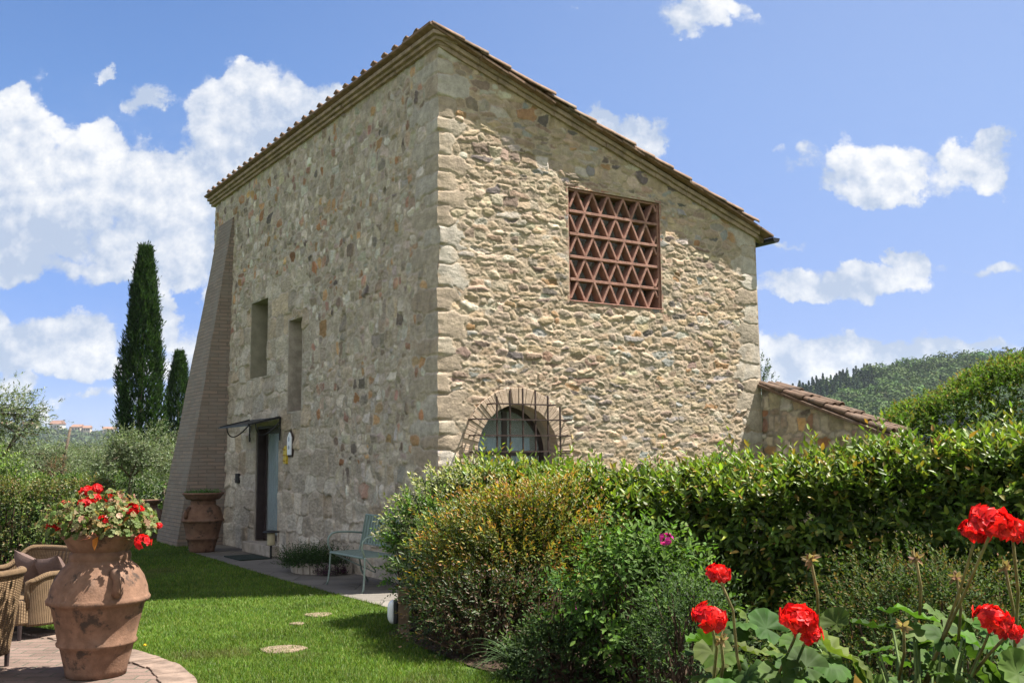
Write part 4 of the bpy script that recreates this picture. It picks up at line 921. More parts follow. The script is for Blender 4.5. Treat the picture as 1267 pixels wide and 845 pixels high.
gl = empty('garden_lamp', (LP[0], LP[1], 0), R_(8), 'white oval lamp mounted on a short weathered wooden post at the hedge foot', 'garden light')
MB().box(-.045, .055, -.05, .05, -.05, .40).build('post', M['wood'], gl, bevel=.006)
MB().box(-.085, -.046, -.06, .06, .09, .29).build('lamp_back', M['darkmetal'], gl, bevel=.012)
bm = bmesh.new(); bmesh.ops.create_uvsphere(bm, u_segments=24, v_segments=16, radius=1.0)
for v_ in bm.verts:
    v_.co.x = -.085 + min(0, -abs(v_.co.x) if v_.co.x < 0 else 0) * .055; v_.co.y = math.copysign(abs(v_.co.y) ** .7, v_.co.y) * .06; v_.co.z = .19 + math.copysign(abs(v_.co.z) ** .65, v_.co.z) * .105
me = bpy.data.meshes.new('diffuser'); bm.to_mesh(me); bm.free(); link_mesh('diffuser', me, M['white'], gl, True)
dn_ = empty('dandelion', (-3.05, 8.35, 0), 0, 'single tiny yellow dandelion in the lawn behind the brick patio edge', 'flower')
_d = flower_head('flower_head', (0, 0, .045), .013, dn_, 24, cols=((.75, .55, .02),)); stem('stem', [(0, 0, 0), (.004, 0, .045)], .002, dn_, M['stem_green'])

# wicker armchairs, cushions, table
def make_chair(loc, rz, w, label, group):
    t = empty('wicker_armchair', loc, rz, label, 'armchair', group); t.scale = (.92, .92, .86)
    nA, nZ = 60, 18; TH = np.linspace(-2.25, 2.25, nA + 1); V = []; UV = []
    def shell(th, s, off=0.0):
        a = abs(th); top = .84 - .20 * sstep(.75, 1.5, np.array(a)) - .07 * sstep(1.6, 2.25, np.array(a)); bot = .13
        # plan: D shaped, opening to +x
        r = 1 + .05 * s; cx, sy_ = math.cos(th), math.sin(th)
        x = -.30 * math.copysign(abs(cx) ** .75, cx) * r; y = (w / 2) * math.copysign(abs(sy_) ** .6, sy_) * r
        x -= .10 * s * max(0, cx); k = 1 - off / .3
        return (x * k, y * (1 - off / (w / 2)), bot + (top - bot) * s)
    for i, th in enumerate(TH):
        for j in range(nZ + 1): V.append(shell(th, j / nZ)); UV.append((th * .45 * (1 + w) / 1.6, j / nZ * .7))
    idx = np.arange((nA + 1) * (nZ + 1)).reshape(nA + 1, nZ + 1); F = np.stack([idx[:-1, :-1], idx[1:, :-1], idx[1:, 1:], idx[:-1, 1:]], -1).reshape(-1, 4)
    o = np_mesh('backrest', np.array(V), F, M['wicker'], t, uv=np.array(UV), smooth=True); sd = o.modifiers.new('solidify', 'SOLIDIFY'); sd.thickness = .035; sd.offset = 0
    rim = [shell(th, 1.0) for th in TH]; rim = [(*shell(TH[0], .42)[:2], shell(TH[0], .42)[2])] + [shell(TH[0], .8)] + rim + [shell(TH[-1], .8), shell(TH[-1], .42)]
    mb = MB(); mb.tube(rim, .032, 10); o = mb.build('rim', M['wicker'], t, True)
    ul = o.data.uv_layers.new(name='UVMap')
    for l in o.data.loops: c_ = o.data.vertices[l.vertex_index].co; ul.data[l.index].uv = (c_.x * 2 + c_.y * 2, c_.z * 2)
    mb = MB(); mb.box(-.27, .31, -w / 2 + .04, w / 2 - .04, .14, .40); o = mb.build('seat', M['wicker'], t, bevel=.03)
    ul = o.data.uv_layers.new(name='UVMap')
    for p in o.data.polygons:
        for li in p.loop_indices:
            c_ = o.data.vertices[o.data.loops[li].vertex_index].co; nrm = p.normal; ul.data[li].uv = ((c_.y if abs(nrm.x) > .5 else c_.x), (c_.y if abs(nrm.z) > .5 else c_.z))
    for sx in (-.24, .28):
        for sy in (-1, 1): MB().tube([(sx, sy * (w / 2 - .06), .15), (sx, sy * (w / 2 - .06), 0)], [.022, .018], 8).build('leg', M['darkwood'], t)
    return t
def make_cushion(loc, rot, label, s=.38):
    n = 14; V = []; 
    for sgn in (1, -1):
        for i in range(n + 1):
            for j in range(n + 1):
                u, v = i / n * 2 - 1, j / n * 2 - 1; b = (1 - u ** 4) * (1 - v ** 4); e = 1 - .10 * (1 - abs(u)) * 0; pinch = 1 - .09 * (1 - u * u) * abs(v) ** 3; pinch2 = 1 - .09 * (1 - v * v) * abs(u) ** 3
                V.append((u * s / 2 * pinch2, v * s / 2 * pinch, sgn * .065 * b ** .6 + .004 * rng.normal() * b))
    N1 = (n + 1) ** 2; idx = np.arange(N1).reshape(n + 1, n + 1); F = np.stack([idx[:-1, :-1], idx[1:, :-1], idx[1:, 1:], idx[:-1, 1:]], -1).reshape(-1, 4)
    o = np_mesh('cushion', np.array(V), np.concatenate([F, F[:, ::-1] + N1]), M['cushion'], None, smooth=True); o.location = loc; o.rotation_euler = rot
    return tag(o, label, 'cushion', 'taupe cushions on the wicker chair')
CH1 = (-4.50, 9.25); CH2 = (-4.13, 7.55)
make_chair((CH1[0], CH1[1], .006), R_(236), .98, 'wide wicker armchair with two taupe cushions behind the terracotta urn', 'wicker armchairs on the patio')
make_chair((CH2[0], CH2[1], .006), R_(172), .62, 'wicker armchair cut by the left edge, nearest the viewer', 'wicker armchairs on the patio')
def ch1(x, y, z): a = R_(236); return (CH1[0] + x * math.cos(a) - y * math.sin(a), CH1[1] + x * math.sin(a) + y * math.cos(a), z)
make_cushion(ch1(-.13, -.12, .52), (R_(-62), R_(12), R_(236 + 90)), 'left taupe cushion leaning in the wide wicker armchair', .40)
make_cushion(ch1(-.13, .26, .52), (R_(-64), R_(-8), R_(236 + 90)), 'right taupe cushion half hidden in the corner of the wide wicker armchair', .38)
tb = empty('garden_table', (-2.95, 3.55, .006), R_(38), 'grey metal garden table with only one corner in view at the lower left', 'table')
MB().box(-.62, .62, -.62, .62, .715, .73).build('tabletop', mat_simple('blue_grey_tabletop', (.13, .14, .2), .35, .2, bumps=0), tb)
mb = MB()
for s_ in (-1, 1): mb.box(-.655, .655, s_ * .64 - .02, s_ * .64 + .02, .70, .738); mb.box(s_ * .64 - .02, s_ * .64 + .02, -.62, .62, .70, .738)
mb.build('frame', M['greymetal'], tb, bevel=.004)
for sx in (-1, 1):
    for sy in (-1, 1): MB().box(sx * .6 - .02, sx * .6 + .02, sy * .6 - .02, sy * .6 + .02, 0, .70).build('leg', M['greymetal'], tb)
bed = [(-1.15, 9.0), (-.75, 8.3), (-.35, 7.6), (.1, 7.0), (.3, 5.5), (.3, 3.5), (6, 3.5), (6, 6.5), (3.6, 7.9), (1.6, 9.3), (.6, 10.3), (-.9, 10.2)]

# ------------------------------------------------------------------ lawn
def in_poly(x, y, poly):
    r = np.zeros(len(x), bool); n = len(poly)
    for i in range(n):
        (x0, y0), (x1, y1) = poly[i], poly[(i + 1) % n]
        c = ((y0 > y) != (y1 > y)) & (x < (x1 - x0) * (y - y0) / (y1 - y0 + 1e-12) + x0); r ^= c
    return r
def grass(name, n, xr, yr, power, h, wd, cols):
    u = rng.random(n); y = (yr[0] ** -power + u * (yr[1] ** -power - yr[0] ** -power)) ** (-1 / power); x = rng.uniform(xr[0], xr[1], n)
    keep = (np.abs(x / y + .2) < .36) | (y < 7.2)
    hx = (x - CX) * dG[0] + (y - CY) * dG[1]; hy = (x - CX) * dL[0] + (y - CY) * dL[1]
    keep &= ~((hx > -.05) & (hx < GL + .1) & (hy > -.05) & (hy < LL + .1)) & ~in_poly(x, y, path_poly) & ~in_poly(x, y, patio_poly) & ~(in_poly(x + fbm(x * 3, y * 3, 3, 540) * .5, y + fbm(x * 3, y * 3, 3, 545) * .5, bed) & (rng.random(n) > .06))
    x, y = x[keep], y[keep]; n = len(x)
    hh = h * rng.uniform(.55, 1.3, n) * (1 + .7 * fbm(x * 1.1, y * 1.1, 3, 500)); hh = np.clip(hh, .012, .09); ww = wd * (y / 9) ** .6 * rng.uniform(.7, 1.3, n)
    a = rng.random(n) * 6.28; lean = rng.uniform(.1, .9, n) * hh; la = rng.random(n) * 6.28
    B = np.stack([x, y, np.full(n, -.002)], -1); S = np.stack([np.cos(a), np.sin(a), 0 * a], -1) * ww[:, None] / 2; Ld = np.stack([np.cos(la), np.sin(la), 0 * a], -1) * lean[:, None]
    Z = np.array([0, 0, 1.])
    V = np.stack([B - S, B + S, B + S * .7 + Ld * .4 + Z * hh[:, None] * .65, B - S * .7 + Ld * .4 + Z * hh[:, None] * .65, B + Ld + Z * hh[:, None]], 1).reshape(-1, 3); i = np.arange(n)[:, None] * 5
    c = pal(n, cols, None, .2); pt = (1 + .9 * fbm(x * .9, y * .9, 4, 520) + .5 * fbm(x * 6, y * 6, 2, 530))[:, None]; c = np.clip(c * pt, .004, 1)
    dry = (sstep(.10, .30, fbm(x * 1.6, y * 1.6, 4, 560)) * .6)[:, None]; c = c * (1 - dry) + np.array([.12, .105, .045]) * dry
    o = np_mesh(name, V, [i + np.array([[0, 1, 2, 3]]), i + np.array([[3, 2, 4]])], M['grass'], None, np.repeat(c, 5, 0)); return o
GC = [(.070, .140, .012), (.096, .168, .015), (.118, .178, .022), (.054, .108, .011), (.155, .180, .038)]
tag(grass('lawn', 620000, (-10.5, 1.6), (6.3, 27), 1.1, .032, .0046, GC), kind='stuff')

# ------------------------------------------------------------------ hedges and shrubs
def box_shrub(path, thick, hts, n, seed, lump=.22, share=(.55, .27, .09, .09), inset=.10, up=.55):
    """base points and directions of shoots over a hedge that follows path (list of (x,y)); thick goes to the left-normal side"""
    A = np.array(path, float); seg = np.linalg.norm(np.diff(A, axis=0), axis=1); cum = np.concatenate([[0], np.cumsum(seg)]); LT = cum[-1]
    s = rng.random(n) * LT; k = np.clip(np.searchsorted(cum, s) - 1, 0, len(seg) - 1); f = (s - cum[k]) / seg[k]
    c = A[k] + (A[k + 1] - A[k]) * f[:, None]; tan = (A[k + 1] - A[k]) / seg[k][:, None]; nor = np.stack([-tan[:, 1], tan[:, 0]], -1)   # into the hedge
    H = np.interp(s, np.linspace(0, LT, len(hts)), hts)
    face = rng.choice(4, n, p=share); t = rng.random(n); z = rng.random(n) ** .85
    T = np.where(face == 0, 0., np.where(face == 1, t, np.where(face == 2, t, 1.0))) * thick; Zr = np.where(face == 1, 1.0, z)
    # rounded shoulders
    rd = np.clip(Zr - .62, 0, .38) / .38
    T = np.where(face == 0, rd ** 2 * .34 * thick, T); 
    Z = Zr * H
    Z = np.where(face == 1, H * (1 - .10 * np.abs(2 * t - 1) ** 2.5), Z)
    d2 = np.where(face[:, None] == 0, -nor, np.where(face[:, None] == 3, nor, 0 * nor)); Dz = np.where(face == 1, 1.0, up * (.3 + rd))
    e = face == 2; s_end = np.where(rng.random(n) < .5, 0, 1); H = np.where(e, np.where(s_end == 0, hts[0], hts[-1]), H); Z = np.where(e, Zr * H, Z)
    c = np.where(e[:, None], np.where((s_end == 0)[:, None], A[0], A[-1]), c); et = np.where((s_end == 0)[:, None], -(A[1] - A[0]) / seg[0], (A[-1] - A[-2]) / seg[-1]); d2 = np.where(e[:, None], et, d2)
    D = unit(np.concatenate([d2, Dz[:, None]], 1) + rng.normal(size=(n, 3)) * .38)
    off = (fbm(s * 1.6, Z * 2.2 + T * 1.7, 3, seed) * 2 * lump - inset - np.abs(rng.normal(0, .07, n)))[:, None]
    base = np.concatenate([c + nor * T[:, None], Z[:, None]], 1) + np.concatenate([d2, (face == 1)[:, None] * 1.0], 1) * off
    base[:, 2] = np.maximum(base[:, 2], .02)
    return base, D, face, s, Zr
def blob_shrub(c, rad, n, seed, up=.5, lump=.25, zmin=.0):
    d = unit(rng.normal(size=(n, 3))); d[:, 2] = np.where(d[:, 2] < -.75, -d[:, 2], d[:, 2]); r = rng.random(n) ** .35
    l = 1 + 2 * lump * fbm(d[:, 0] * 2.3 + seed, d[:, 1] * 2.3 + d[:, 2] * 1.7, 3, seed)
    P = np.array(c) + d * np.array(rad) * (r * l)[:, None] * .85; k = P[:, 2] > zmin + .03; P, d, r = P[k], d[k], r[k]
    return P, unit(d * (.5 + r[:, None]) + np.array([0, 0, up]) + rng.normal(size=(len(P), 3)) * .3), r
def stems_from(c, tips, n, r, mat, parent, name='stems', z0=0.0):
    i = rng.choice(len(tips), n); S = []
    for q in tips[i]:
        b = np.array([c[0] + (q[0] - c[0]) * .25 + rng.normal(0, .03), c[1] + (q[1] - c[1]) * .25 + rng.normal(0, .03), z0]); m_ = b * .45 + q * .55 + rng.normal(0, .05, 3); m_[2] = z0 + (q[2] - z0) * .5
        S.append((b, m_, r, r * .7)); S.append((m_, q, r * .7, r * .3))
    return twig_mesh(name, S, mat, parent)
GREEN = [(.055, .100, .016), (.075, .130, .020), (.042, .076, .013), (.100, .145, .025)]
YTIP = [(.17, .24, .03), (.24, .28, .04), (.13, .21, .03), (.20, .26, .035), (.12, .18, .025), (.27, .17, .035)]
# long laurel hedge across the foreground
HP = [(-.62, 9.62), (.5, 8.8), (1.6, 7.9), (3.1, 6.7), (4.9, 5.3)]; HP = HP[::1]
fh = empty('laurel_hedge', (2.2, 7.5, 0), 0, 'long glossy laurel hedge with yellow new shoots across the foreground below the gable', 'hedge')
fh_loc = np.array([2.2, 7.5, 0])
base, D, face, s, Zr = box_shrub(HP, 1.15, [1.34, 1.27, 1.28, 1.42, 1.56, 1.62, 1.62, 1.58], 7400, 601, .26, (.50, .33, .06, .11))
sz = 1 + .18 * (s / s.max())
topw = (Zr > .72)
parts = []
for sel, tipf in ((topw, .62), (~topw, .16)):
    b_, d_ = base[sel] - fh_loc, D[sel]; parts.append(shoots(b_, d_, rng.uniform(.13, .28, sel.sum()), 9, .098, .040, GREEN, None, .95, YTIP, tipf, .14))
# vigorous upright shoots above the top
k = np.where(face == 1)[0][:230]; b_ = base[k] - fh_loc + np.array([0, 0, .02]); parts.append(shoots(b_, unit(rng.normal(size=(len(k), 3)) * .22 + [0, 0, 1]), rng.uniform(.15, .46, len(k)), 12, .088, .032, [(.07, .12, .02), (.10, .15, .025)], None, .8, YTIP, .7, .15))
# inside: leaves coloured darker to stand for the shade within
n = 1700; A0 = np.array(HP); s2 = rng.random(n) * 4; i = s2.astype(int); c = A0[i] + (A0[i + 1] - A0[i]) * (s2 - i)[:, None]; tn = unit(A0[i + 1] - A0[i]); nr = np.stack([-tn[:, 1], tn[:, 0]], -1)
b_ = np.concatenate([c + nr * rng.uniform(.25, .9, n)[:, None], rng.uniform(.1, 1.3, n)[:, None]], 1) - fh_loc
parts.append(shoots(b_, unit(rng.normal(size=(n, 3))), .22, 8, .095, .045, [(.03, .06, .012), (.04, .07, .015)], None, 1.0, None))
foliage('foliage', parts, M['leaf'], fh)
tw = []
for k in range(900):
    j = rng.integers(n); q = b_[j]; g = q.copy(); g[2] = max(0, q[2] - rng.uniform(.3, .8)); g[:2] += rng.normal(0, .12, 2); e = base[rng.integers(len(base))] - fh_loc
    tw.append((g, q, .011, .007)); 
    if np.linalg.norm(e - q) < .9: tw.append((q, e, .006, .003))
twig_mesh('branches', tw, M['twig'], fh)

def shrub(name, c, rad, n, label, cols, tip, tipf, ll, lw, nl, ln, seed, mat='leaf', up=.5, lump=.25, spread=.9, nst=60, droop=.12, cat='shrub', group=None, opp=False):
    t = empty(name, (c[0], c[1], 0), 0, label, cat, group); cc = (0, 0, c[2])
    P, D, r = blob_shrub(cc, rad, n, seed, up, lump)
    parts = [shoots(P, D, rng.uniform(ln * .6, ln * 1.3, len(P)), nl, ll, lw, cols, None, spread, tip, tipf, droop, opp=opp)]
    foliage('foliage', parts, M[mat], t); stems_from((0, 0, 0), P, nst, .010, M['twig'], t); return t, P
shrub('variegated_shrub', (-.50, 9.80, .86), (.78, .55, .58), 1150, 'pale cream variegated shrub forming the left end of the front planting', [(.10, .13, .06), (.22, .24, .13), (.32, .33, .20), (.07, .10, .035), (.40, .38, .26)], [(.34, .34, .12), (.42, .40, .25)], .4, .062, .026, 10, .17, 611, lump=.22)
shrub('leafy_shrub', (-.83, 9.55, .66), (.40, .36, .56), 560, 'bright green leafy shrub at the outer left edge next to the green bench', [(.06, .13, .02), (.09, .17, .03), (.045, .09, .015)], [(.16, .25, .04)], .5, .05, .022, 9, .16, 612)
shrub('oleander_shrub', (-.55, 8.98, .48), (.46, .38, .54), 620, 'grey green narrow-leaved shrub low at the left corner above the garden lamp', [(.06, .095, .04), (.09, .13, .06), (.045, .07, .03)], [(.15, .19, .09)], .4, .085, .017, 10, .2, 613, up=.7)
shrub('orange_tipped_shrub', (.04, 8.45, .70), (.86, .45, .56), 1700, 'orange-tipped fine leaved shrub in front of the left part of the hedge', [(.05, .085, .014), (.085, .12, .018), (.12, .13, .02)], [(.36, .17, .03), (.42, .24, .03), (.30, .12, .04), (.30, .26, .03), (.18, .22, .025)], .62, .048, .018, 12, .26, 614, up=1.0, lump=.4)
shrub('fern_leaved_shrub', (-.20, 8.0, .30), (.70, .34, .36), 900, 'dark low shrub with bare brown twigs at the foot of the orange-tipped shrub', [(.035, .06, .015), (.05, .08, .02), (.10, .06, .035)], None, .3, .04, .015, 9, .18, 615, nst=110)
shrub('creeping_shrub', (.42, 7.15, .15), (.62, .34, .24), 620, 'low dark creeping shrub covering the soil in front of the rose bush', [(.03, .055, .016), (.045, .075, .02), (.025, .045, .014)], [(.07, .11, .03)], .3, .04, .018, 9, .16, 621, 'leaf_soft', .5, .35)
# rose bush with compound leaves and pink blooms
rb, Pr = shrub('rose_bush', (.88, 6.95, .52), (.52, .40, .52), 560, 'fresh green rose bush with two pink blooms in front of the hedge', [(.055, .11, .018), (.075, .14, .024), (.04, .08, .014)], [(.11, .19, .035)], .4, .060, .031, 9, .26, 616, 'leaf_soft', .55, .3, 1.2, 110, opp=True)
PK = [(.62, .05, .36), (.70, .10, .45), (.55, .03, .30)]
for (px, py, Y, r) in ((824, 667, 6.75, .045), (712, 757, 7.1, .038)):
    q = at(px, py, Y) - np.array([.88, 6.95, 0]); flower_head('flower', q, r, rb, 16, (-.2, -.6, .6), .7, PK); stem('stem', [(q[0] * .5, q[1] * .5, .05), (q[0] * .9, q[1] * .9 + .03, q[2] * .6), tuple(q)], [.007, .005, .003], rb, M['stem_green'])
# slim second rose cane to the left, under the low bloom
shrub('rose_sapling', (.36, 7.30, .36), (.24, .20, .36), 90, 'slender young rose with sparse leaves in the dark gap left of the rose bush', [(.045, .10, .03), (.06, .13, .035)], [(.09, .17, .05)], .4, .036, .02, 9, .18, 617, 'leaf_soft', .7, .3, 1.2, 30, opp=True)
bx, _ = shrub('box_shrub', (1.85, 4.55, .62), (.85, .45, .50), 2900, 'fine leaved rounded shrub with bronze tips behind the right-hand geraniums', [(.04, .07, .015), (.055, .085, .018), (.028, .05, .012)], [(.13, .10, .03), (.10, .13, .028), (.15, .08, .035)], .5, .024, .011, 9, .09, 618, 'leaf_soft', .35, .3)
shrub('lavender_shrub', (1.02, 5.9, .42), (.40, .32, .42), 420, 'dark feathery shrub in the shade between the rose bush and the fine leaved shrub', [(.035, .065, .02), (.05, .085, .025), (.03, .05, .018)], [(.06, .10, .03)], .4, .04, .012, 11, .2, 619, 'leaf_soft', .9)
# arching grassy clump
gc = empty('strap_leaf_clump', (.02, 7.35, 0), 0, 'arching strap-leaved clump in the shade at the bottom of the front planting', 'plant')
V = []; F = []; C = []
for k in range(70):
    a = rng.random() * 6.28; L = rng.uniform(.3, .52); el = rng.uniform(.9, 1.45); d = np.array([math.cos(a), math.sin(a), 0]); sd = np.array([-d[1], d[0], 0]); p = d * .03; b0 = len(V); w = rng.uniform(.007, .012)
    for j in range(8):
        f = j / 7; V += [p - sd * w * (1 - f * .9), p + sd * w * (1 - f * .9)]; C += [np.array((.06, .10, .04)) * rng.uniform(.8, 1.3)] * 2; e2 = el - f * 1.9; p = p + (d * math.cos(e2) + np.array([0, 0, math.sin(e2)])) * L / 7
    F += [(b0 + 2 * j, b0 + 2 * j + 1, b0 + 2 * j + 3, b0 + 2 * j + 2) for j in range(7)]
np_mesh('leaves', np.array(V), np.array(F), M['leaf'], gc, np.array(C))
# bare soil and leaf litter under the shrubs
sheet('planting_bed', bed, .012, M['soil'])

# ------------------------------------------------------------------ geraniums close to the viewer, at the right
GC2 = np.array([.78, 1.98, 0]); gr = empty('geranium', tuple(GC2), 0, 'large-leaved red geranium close up in the lower right corner', 'geranium', 'geraniums')
prof = urn_profile(.30); MB().lathe([(r, z * .93) for r, z in prof[:-1]] + [(.22, .93), (0, .935)], 48).build('pot', M['urn'], gr, smooth=True)
n = 330; x = rng.uniform(-.46, .62, n); y = rng.uniform(-.28, .34, n); z = 1.20 - .12 * (x / .5) ** 2 + .03 * np.sin(x * 14) - rng.random(n) ** 1.3 * .26 + .02 * (x > 0.15) - np.clip(-y, 0, 1) * .2
P = np.stack([x, y, z], -1); N = unit(np.stack([x * .7 + .25, y * .8 - .35, np.full(n, .8)], -1) + rng.normal(size=(n, 3)) * .38)
v, T, Q, c = round_leaf(P, N, rng.normal(size=(n, 3)) + np.array([0, -.6, 0]), rng.uniform(.022, .047, (n, 1)), pal(n, [(.045, .098, .014), (.062, .12, .018), (.085, .14, .024), (.033, .07, .011), (.11, .14, .035)], [.3, .27, .15, .2, .08]), lobes=9)
np_mesh('foliage', v, [T, Q], M['leaf_soft'], gr, c)
tw = []
for q in P[::2]: tw.append((np.array([q[0] * .35, q[1] * .35, .93]), q * np.array([.7, .7, 1]) - [0, 0, .09], .005, .004)); tw.append((q * np.array([.7, .7, 1]) - [0, 0, .09], q, .0032, .002))
twig_mesh('stems', tw, M['stem_green'], gr)
n = 9; v, f, c = leaf_arrays(np.stack([rng.uniform(-.3, .4, n), rng.uniform(-.3, -.1, n), rng.uniform(1.0, 1.1, n)], -1), rng.normal(size=(n, 3)), rng.normal(size=(n, 3)) + [0, 0, 1], .07, .05, pal(n, [(.45, .28, .14), (.4, .2, .1), (.5, .38, .05)]), .3); foliage('dead_leaves', [(v, f, c)], M['leaf_soft'], gr)
for (px, py, Y, r, bx_, by_) in [(1228, 645, 1.72, .037, 1160, 805), (1207, 657, 1.78, .026, 1160, 805), (1252, 655, 1.78, .030, 1255, 815), (889, 709, 1.95, .024, 912, 812), (879, 763, 1.85, .031, 882, 850), (988, 764, 1.85, .032, 965, 830), (1000, 782, 1.88, .026, 975, 830), (1228, 764, 1.80, .031, 1195, 845), (1246, 780, 1.82, .024, 1195, 845)]:
    q = at(px, py, Y) - GC2; b_ = at(bx_, by_, 2.0) - GC2; flower_head('flower_head', q, r, gr, 34, (.15, -.3, .9), .40)
    m_ = (q + b_) / 2 + np.array([.01, 0, .01]); stem('stem', [tuple(b_ + (b_ - q) * .3), tuple(b_), tuple(m_), tuple(q - np.array([0, 0, r * .3]))], [.0036, .0034, .003, .0028], gr, M['stem'])
def seed_head(px, py, Y, bx_, by_):
    q = at(px, py, Y) - GC2; b_ = at(bx_, by_, 2.0) - GC2; n = 16; d = unit(rng.normal(size=(n, 3)) + [0, 0, .3]); v, f, c = leaf_arrays(np.repeat(q[None], n, 0), d, rng.normal(size=(n, 3)), rng.uniform(.012, .022, n), .008, pal(n, [(.30, .20, .12), (.22, .13, .08), (.35, .26, .15)]), .2)
    foliage('seed_head', [(v, f, c)], M['leaf_soft'], gr); stem('stem', [tuple(b_), tuple((q + b_) / 2 + np.array([.006, 0, 0])), tuple(q)], [.0032, .003, .0026], gr, M['stem'])
for a in [(1003, 692, 1.9, 1012, 775), (1133, 690, 1.95, 1138, 760), (1184, 715, 1.95, 1186, 790), (892, 791, 1.9, 890, 850), (1243, 700, 1.9, 1256, 800), (1118, 775, 1.85, 1112, 840)]: seed_head(*a)

# ------------------------------------------------------------------ planting at the left and beyond
def hedge(name, path, thick, hts, n, seed, label, cols, tip, tipf, ll, lw, nl, ln, lump=.2, share=(.5, .33, .08, .09), group=None, mat='leaf', p=None):
    A = np.array(path); loc = np.array([*A.mean(0), 0]); t = empty(name, tuple(loc), 0, label, 'hedge', group)
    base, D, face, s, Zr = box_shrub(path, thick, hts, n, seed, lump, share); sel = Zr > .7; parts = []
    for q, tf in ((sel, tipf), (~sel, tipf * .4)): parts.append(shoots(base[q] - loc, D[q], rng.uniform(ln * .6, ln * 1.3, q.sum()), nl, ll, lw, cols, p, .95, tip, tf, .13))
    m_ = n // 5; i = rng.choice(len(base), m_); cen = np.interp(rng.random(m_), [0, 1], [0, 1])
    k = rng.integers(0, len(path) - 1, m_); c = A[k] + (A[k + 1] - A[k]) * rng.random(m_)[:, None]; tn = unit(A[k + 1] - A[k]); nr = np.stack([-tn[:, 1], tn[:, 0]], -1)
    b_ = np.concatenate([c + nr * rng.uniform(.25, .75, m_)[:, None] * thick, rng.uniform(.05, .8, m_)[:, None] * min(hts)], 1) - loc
    parts.append(shoots(b_, unit(rng.normal(size=(m_, 3))), ln, 7, ll * 1.3, lw * 1.5, [(.03, .055, .012)], None, 1.0, None)); foliage('foliage', parts, M[mat], t)  # inner leaves get a darker colour in place of inner shade
    tw = [(np.array([q[0], q[1], 0]) + np.append(rng.normal(0, .06, 2), 0), q, .014, .008) for q in b_[:200]]; twig_mesh('branches', tw, M['twig'], t); return t
hedge('clipped_hedge', [(-11.5, 12.6), (-8.6, 13.3), (-5.75, 14.0)], 1.0, [1.35, 1.30, 1.24], 3600, 701, 'low olive green clipped hedge behind the wicker chairs', [(.06, .085, .02), (.085, .11, .028), (.045, .07, .016), (.11, .09, .04)], [(.18, .19, .05), (.20, .12, .05), (.14, .17, .04)], .45, .055, .028, 9, .16, .1)
hedge('laurel_hedge', [(-15, 22.5), (-9.0, 24.4), (-4.6, 25.6)], 1.2, [1.28, 1.22, 1.20], 2600, 702, 'low dark hedge with a sunlit top at the far end of the lawn', [(.05, .09, .02), (.07, .12, .025), (.035, .065, .015)], [(.15, .20, .04), (.12, .18, .03)], .45, .08, .042, 8, .2, .12)
hedge('tall_hedge', [(5.15, 13.3), (6.6, 12.8), (8.4, 12.3), (11.5, 11.4)], 2.3, [2.1, 2.78, 3.1, 3.25, 3.3, 3.3], 11500, 703, 'tall clipped hedge with a bright sunlit top to the right of the sloping garden wall', [(.055, .10, .016), (.075, .13, .02), (.04, .07, .014)], [(.15, .24, .03), (.19, .25, .04), (.24, .17, .045)], .5, .065, .030, 9, .18, .15, (.50, .32, .10, .08), None, 'leaf_matte')  # tip colours brightened so the top reads as sunlit

def tree_mesh(t, segs, mat): return twig_mesh('trunk', segs, mat, t)
def olive(loc, H, W, label, n, seed, trunk_h, group='olive trees behind the left hedge', lean=0.0):
    t = empty('olive_tree', (loc[0], loc[1], loc[2]), 0, label, 'tree', group); rg = np.random.default_rng(seed); segs = []; tips = []
    def grow(p, d, L, r, lev):
        q = p + d * L; segs.append((p, q, r, r * .72))
        if lev == 0: tips.append(q); return
        for k in range(rg.integers(2, 4)): d2 = unit((d + rg.normal(size=3) * .55 + np.array([0, 0, .15]))[None])[0]; grow(q, d2, L * rg.uniform(.6, .85), r * .62, lev - 1)
    base = np.zeros(3); q = np.array([lean, 0, trunk_h * .5]); q2 = np.array([lean * 1.2, .02, trunk_h]); r0 = .035 + .022 * H / 3
    segs += [(base, q, r0 * 1.25, r0), (q, q2, r0, r0 * .9)]
    for k in range(4):
        a = k * 1.57 + rg.random(); grow(q2, unit(np.array([[math.cos(a) * .7, math.sin(a) * .7, .7]]))[0], (H - trunk_h) * .26, r0 * .6, 3)
    tips = np.array(tips); c = np.array([lean, 0, trunk_h + (H - trunk_h) * .5]); tips = c + (tips - c) / np.maximum(np.abs(tips - c).max(0), .01) * np.array([W / 2, W / 2, (H - trunk_h) * .5]) * .9
    i = rg.choice(len(tips), n); B = tips[i] + rg.normal(size=(n, 3)) * np.array([W, W, H * .6]) * .085; D = unit(B - c + rg.normal(size=(n, 3)) * .4 * W + np.array([0, 0, .1]))
    cols = [(.13, .16, .09), (.17, .20, .12), (.10, .125, .065), (.26, .29, .21), (.075, .095, .05)]
    foliage('crown', [shoots(B, D, rg.uniform(.14, .34, n), 9, .075, .022, cols, [.27, .25, .2, .1, .18], .8, None, 0, .05)], M['leaf_soft'], t)
    sg2 = list(segs) + [(c + (q - c) * .35, q, .02, .008) for q in tips[::2]]; tree_mesh(t, sg2, M['bark']); return t
def gp(px, Y): return ((px - 633.5) / 1219 * Y, Y)
olive((*gp(164, 23.2), 0), 2.55, 1.75, 'small olive tree with a slim bare trunk in front of the far hedge', 1700, 801, 1.15)
olive((*gp(205, 29.5), 0), 2.75, 2.2, 'olive tree close to the buttress, below the smaller cypress', 1800, 802, .8)
olive((*gp(-22, 19.5), 0), 3.75, 2.1, 'tallest olive tree, cut by the left edge of the view', 1900, 803, 1.3)
olive((*gp(22, 28.0), 0), 2.75, 3.0, 'silvery olive tree beside the tallest olive at the left', 2800, 804, .7)
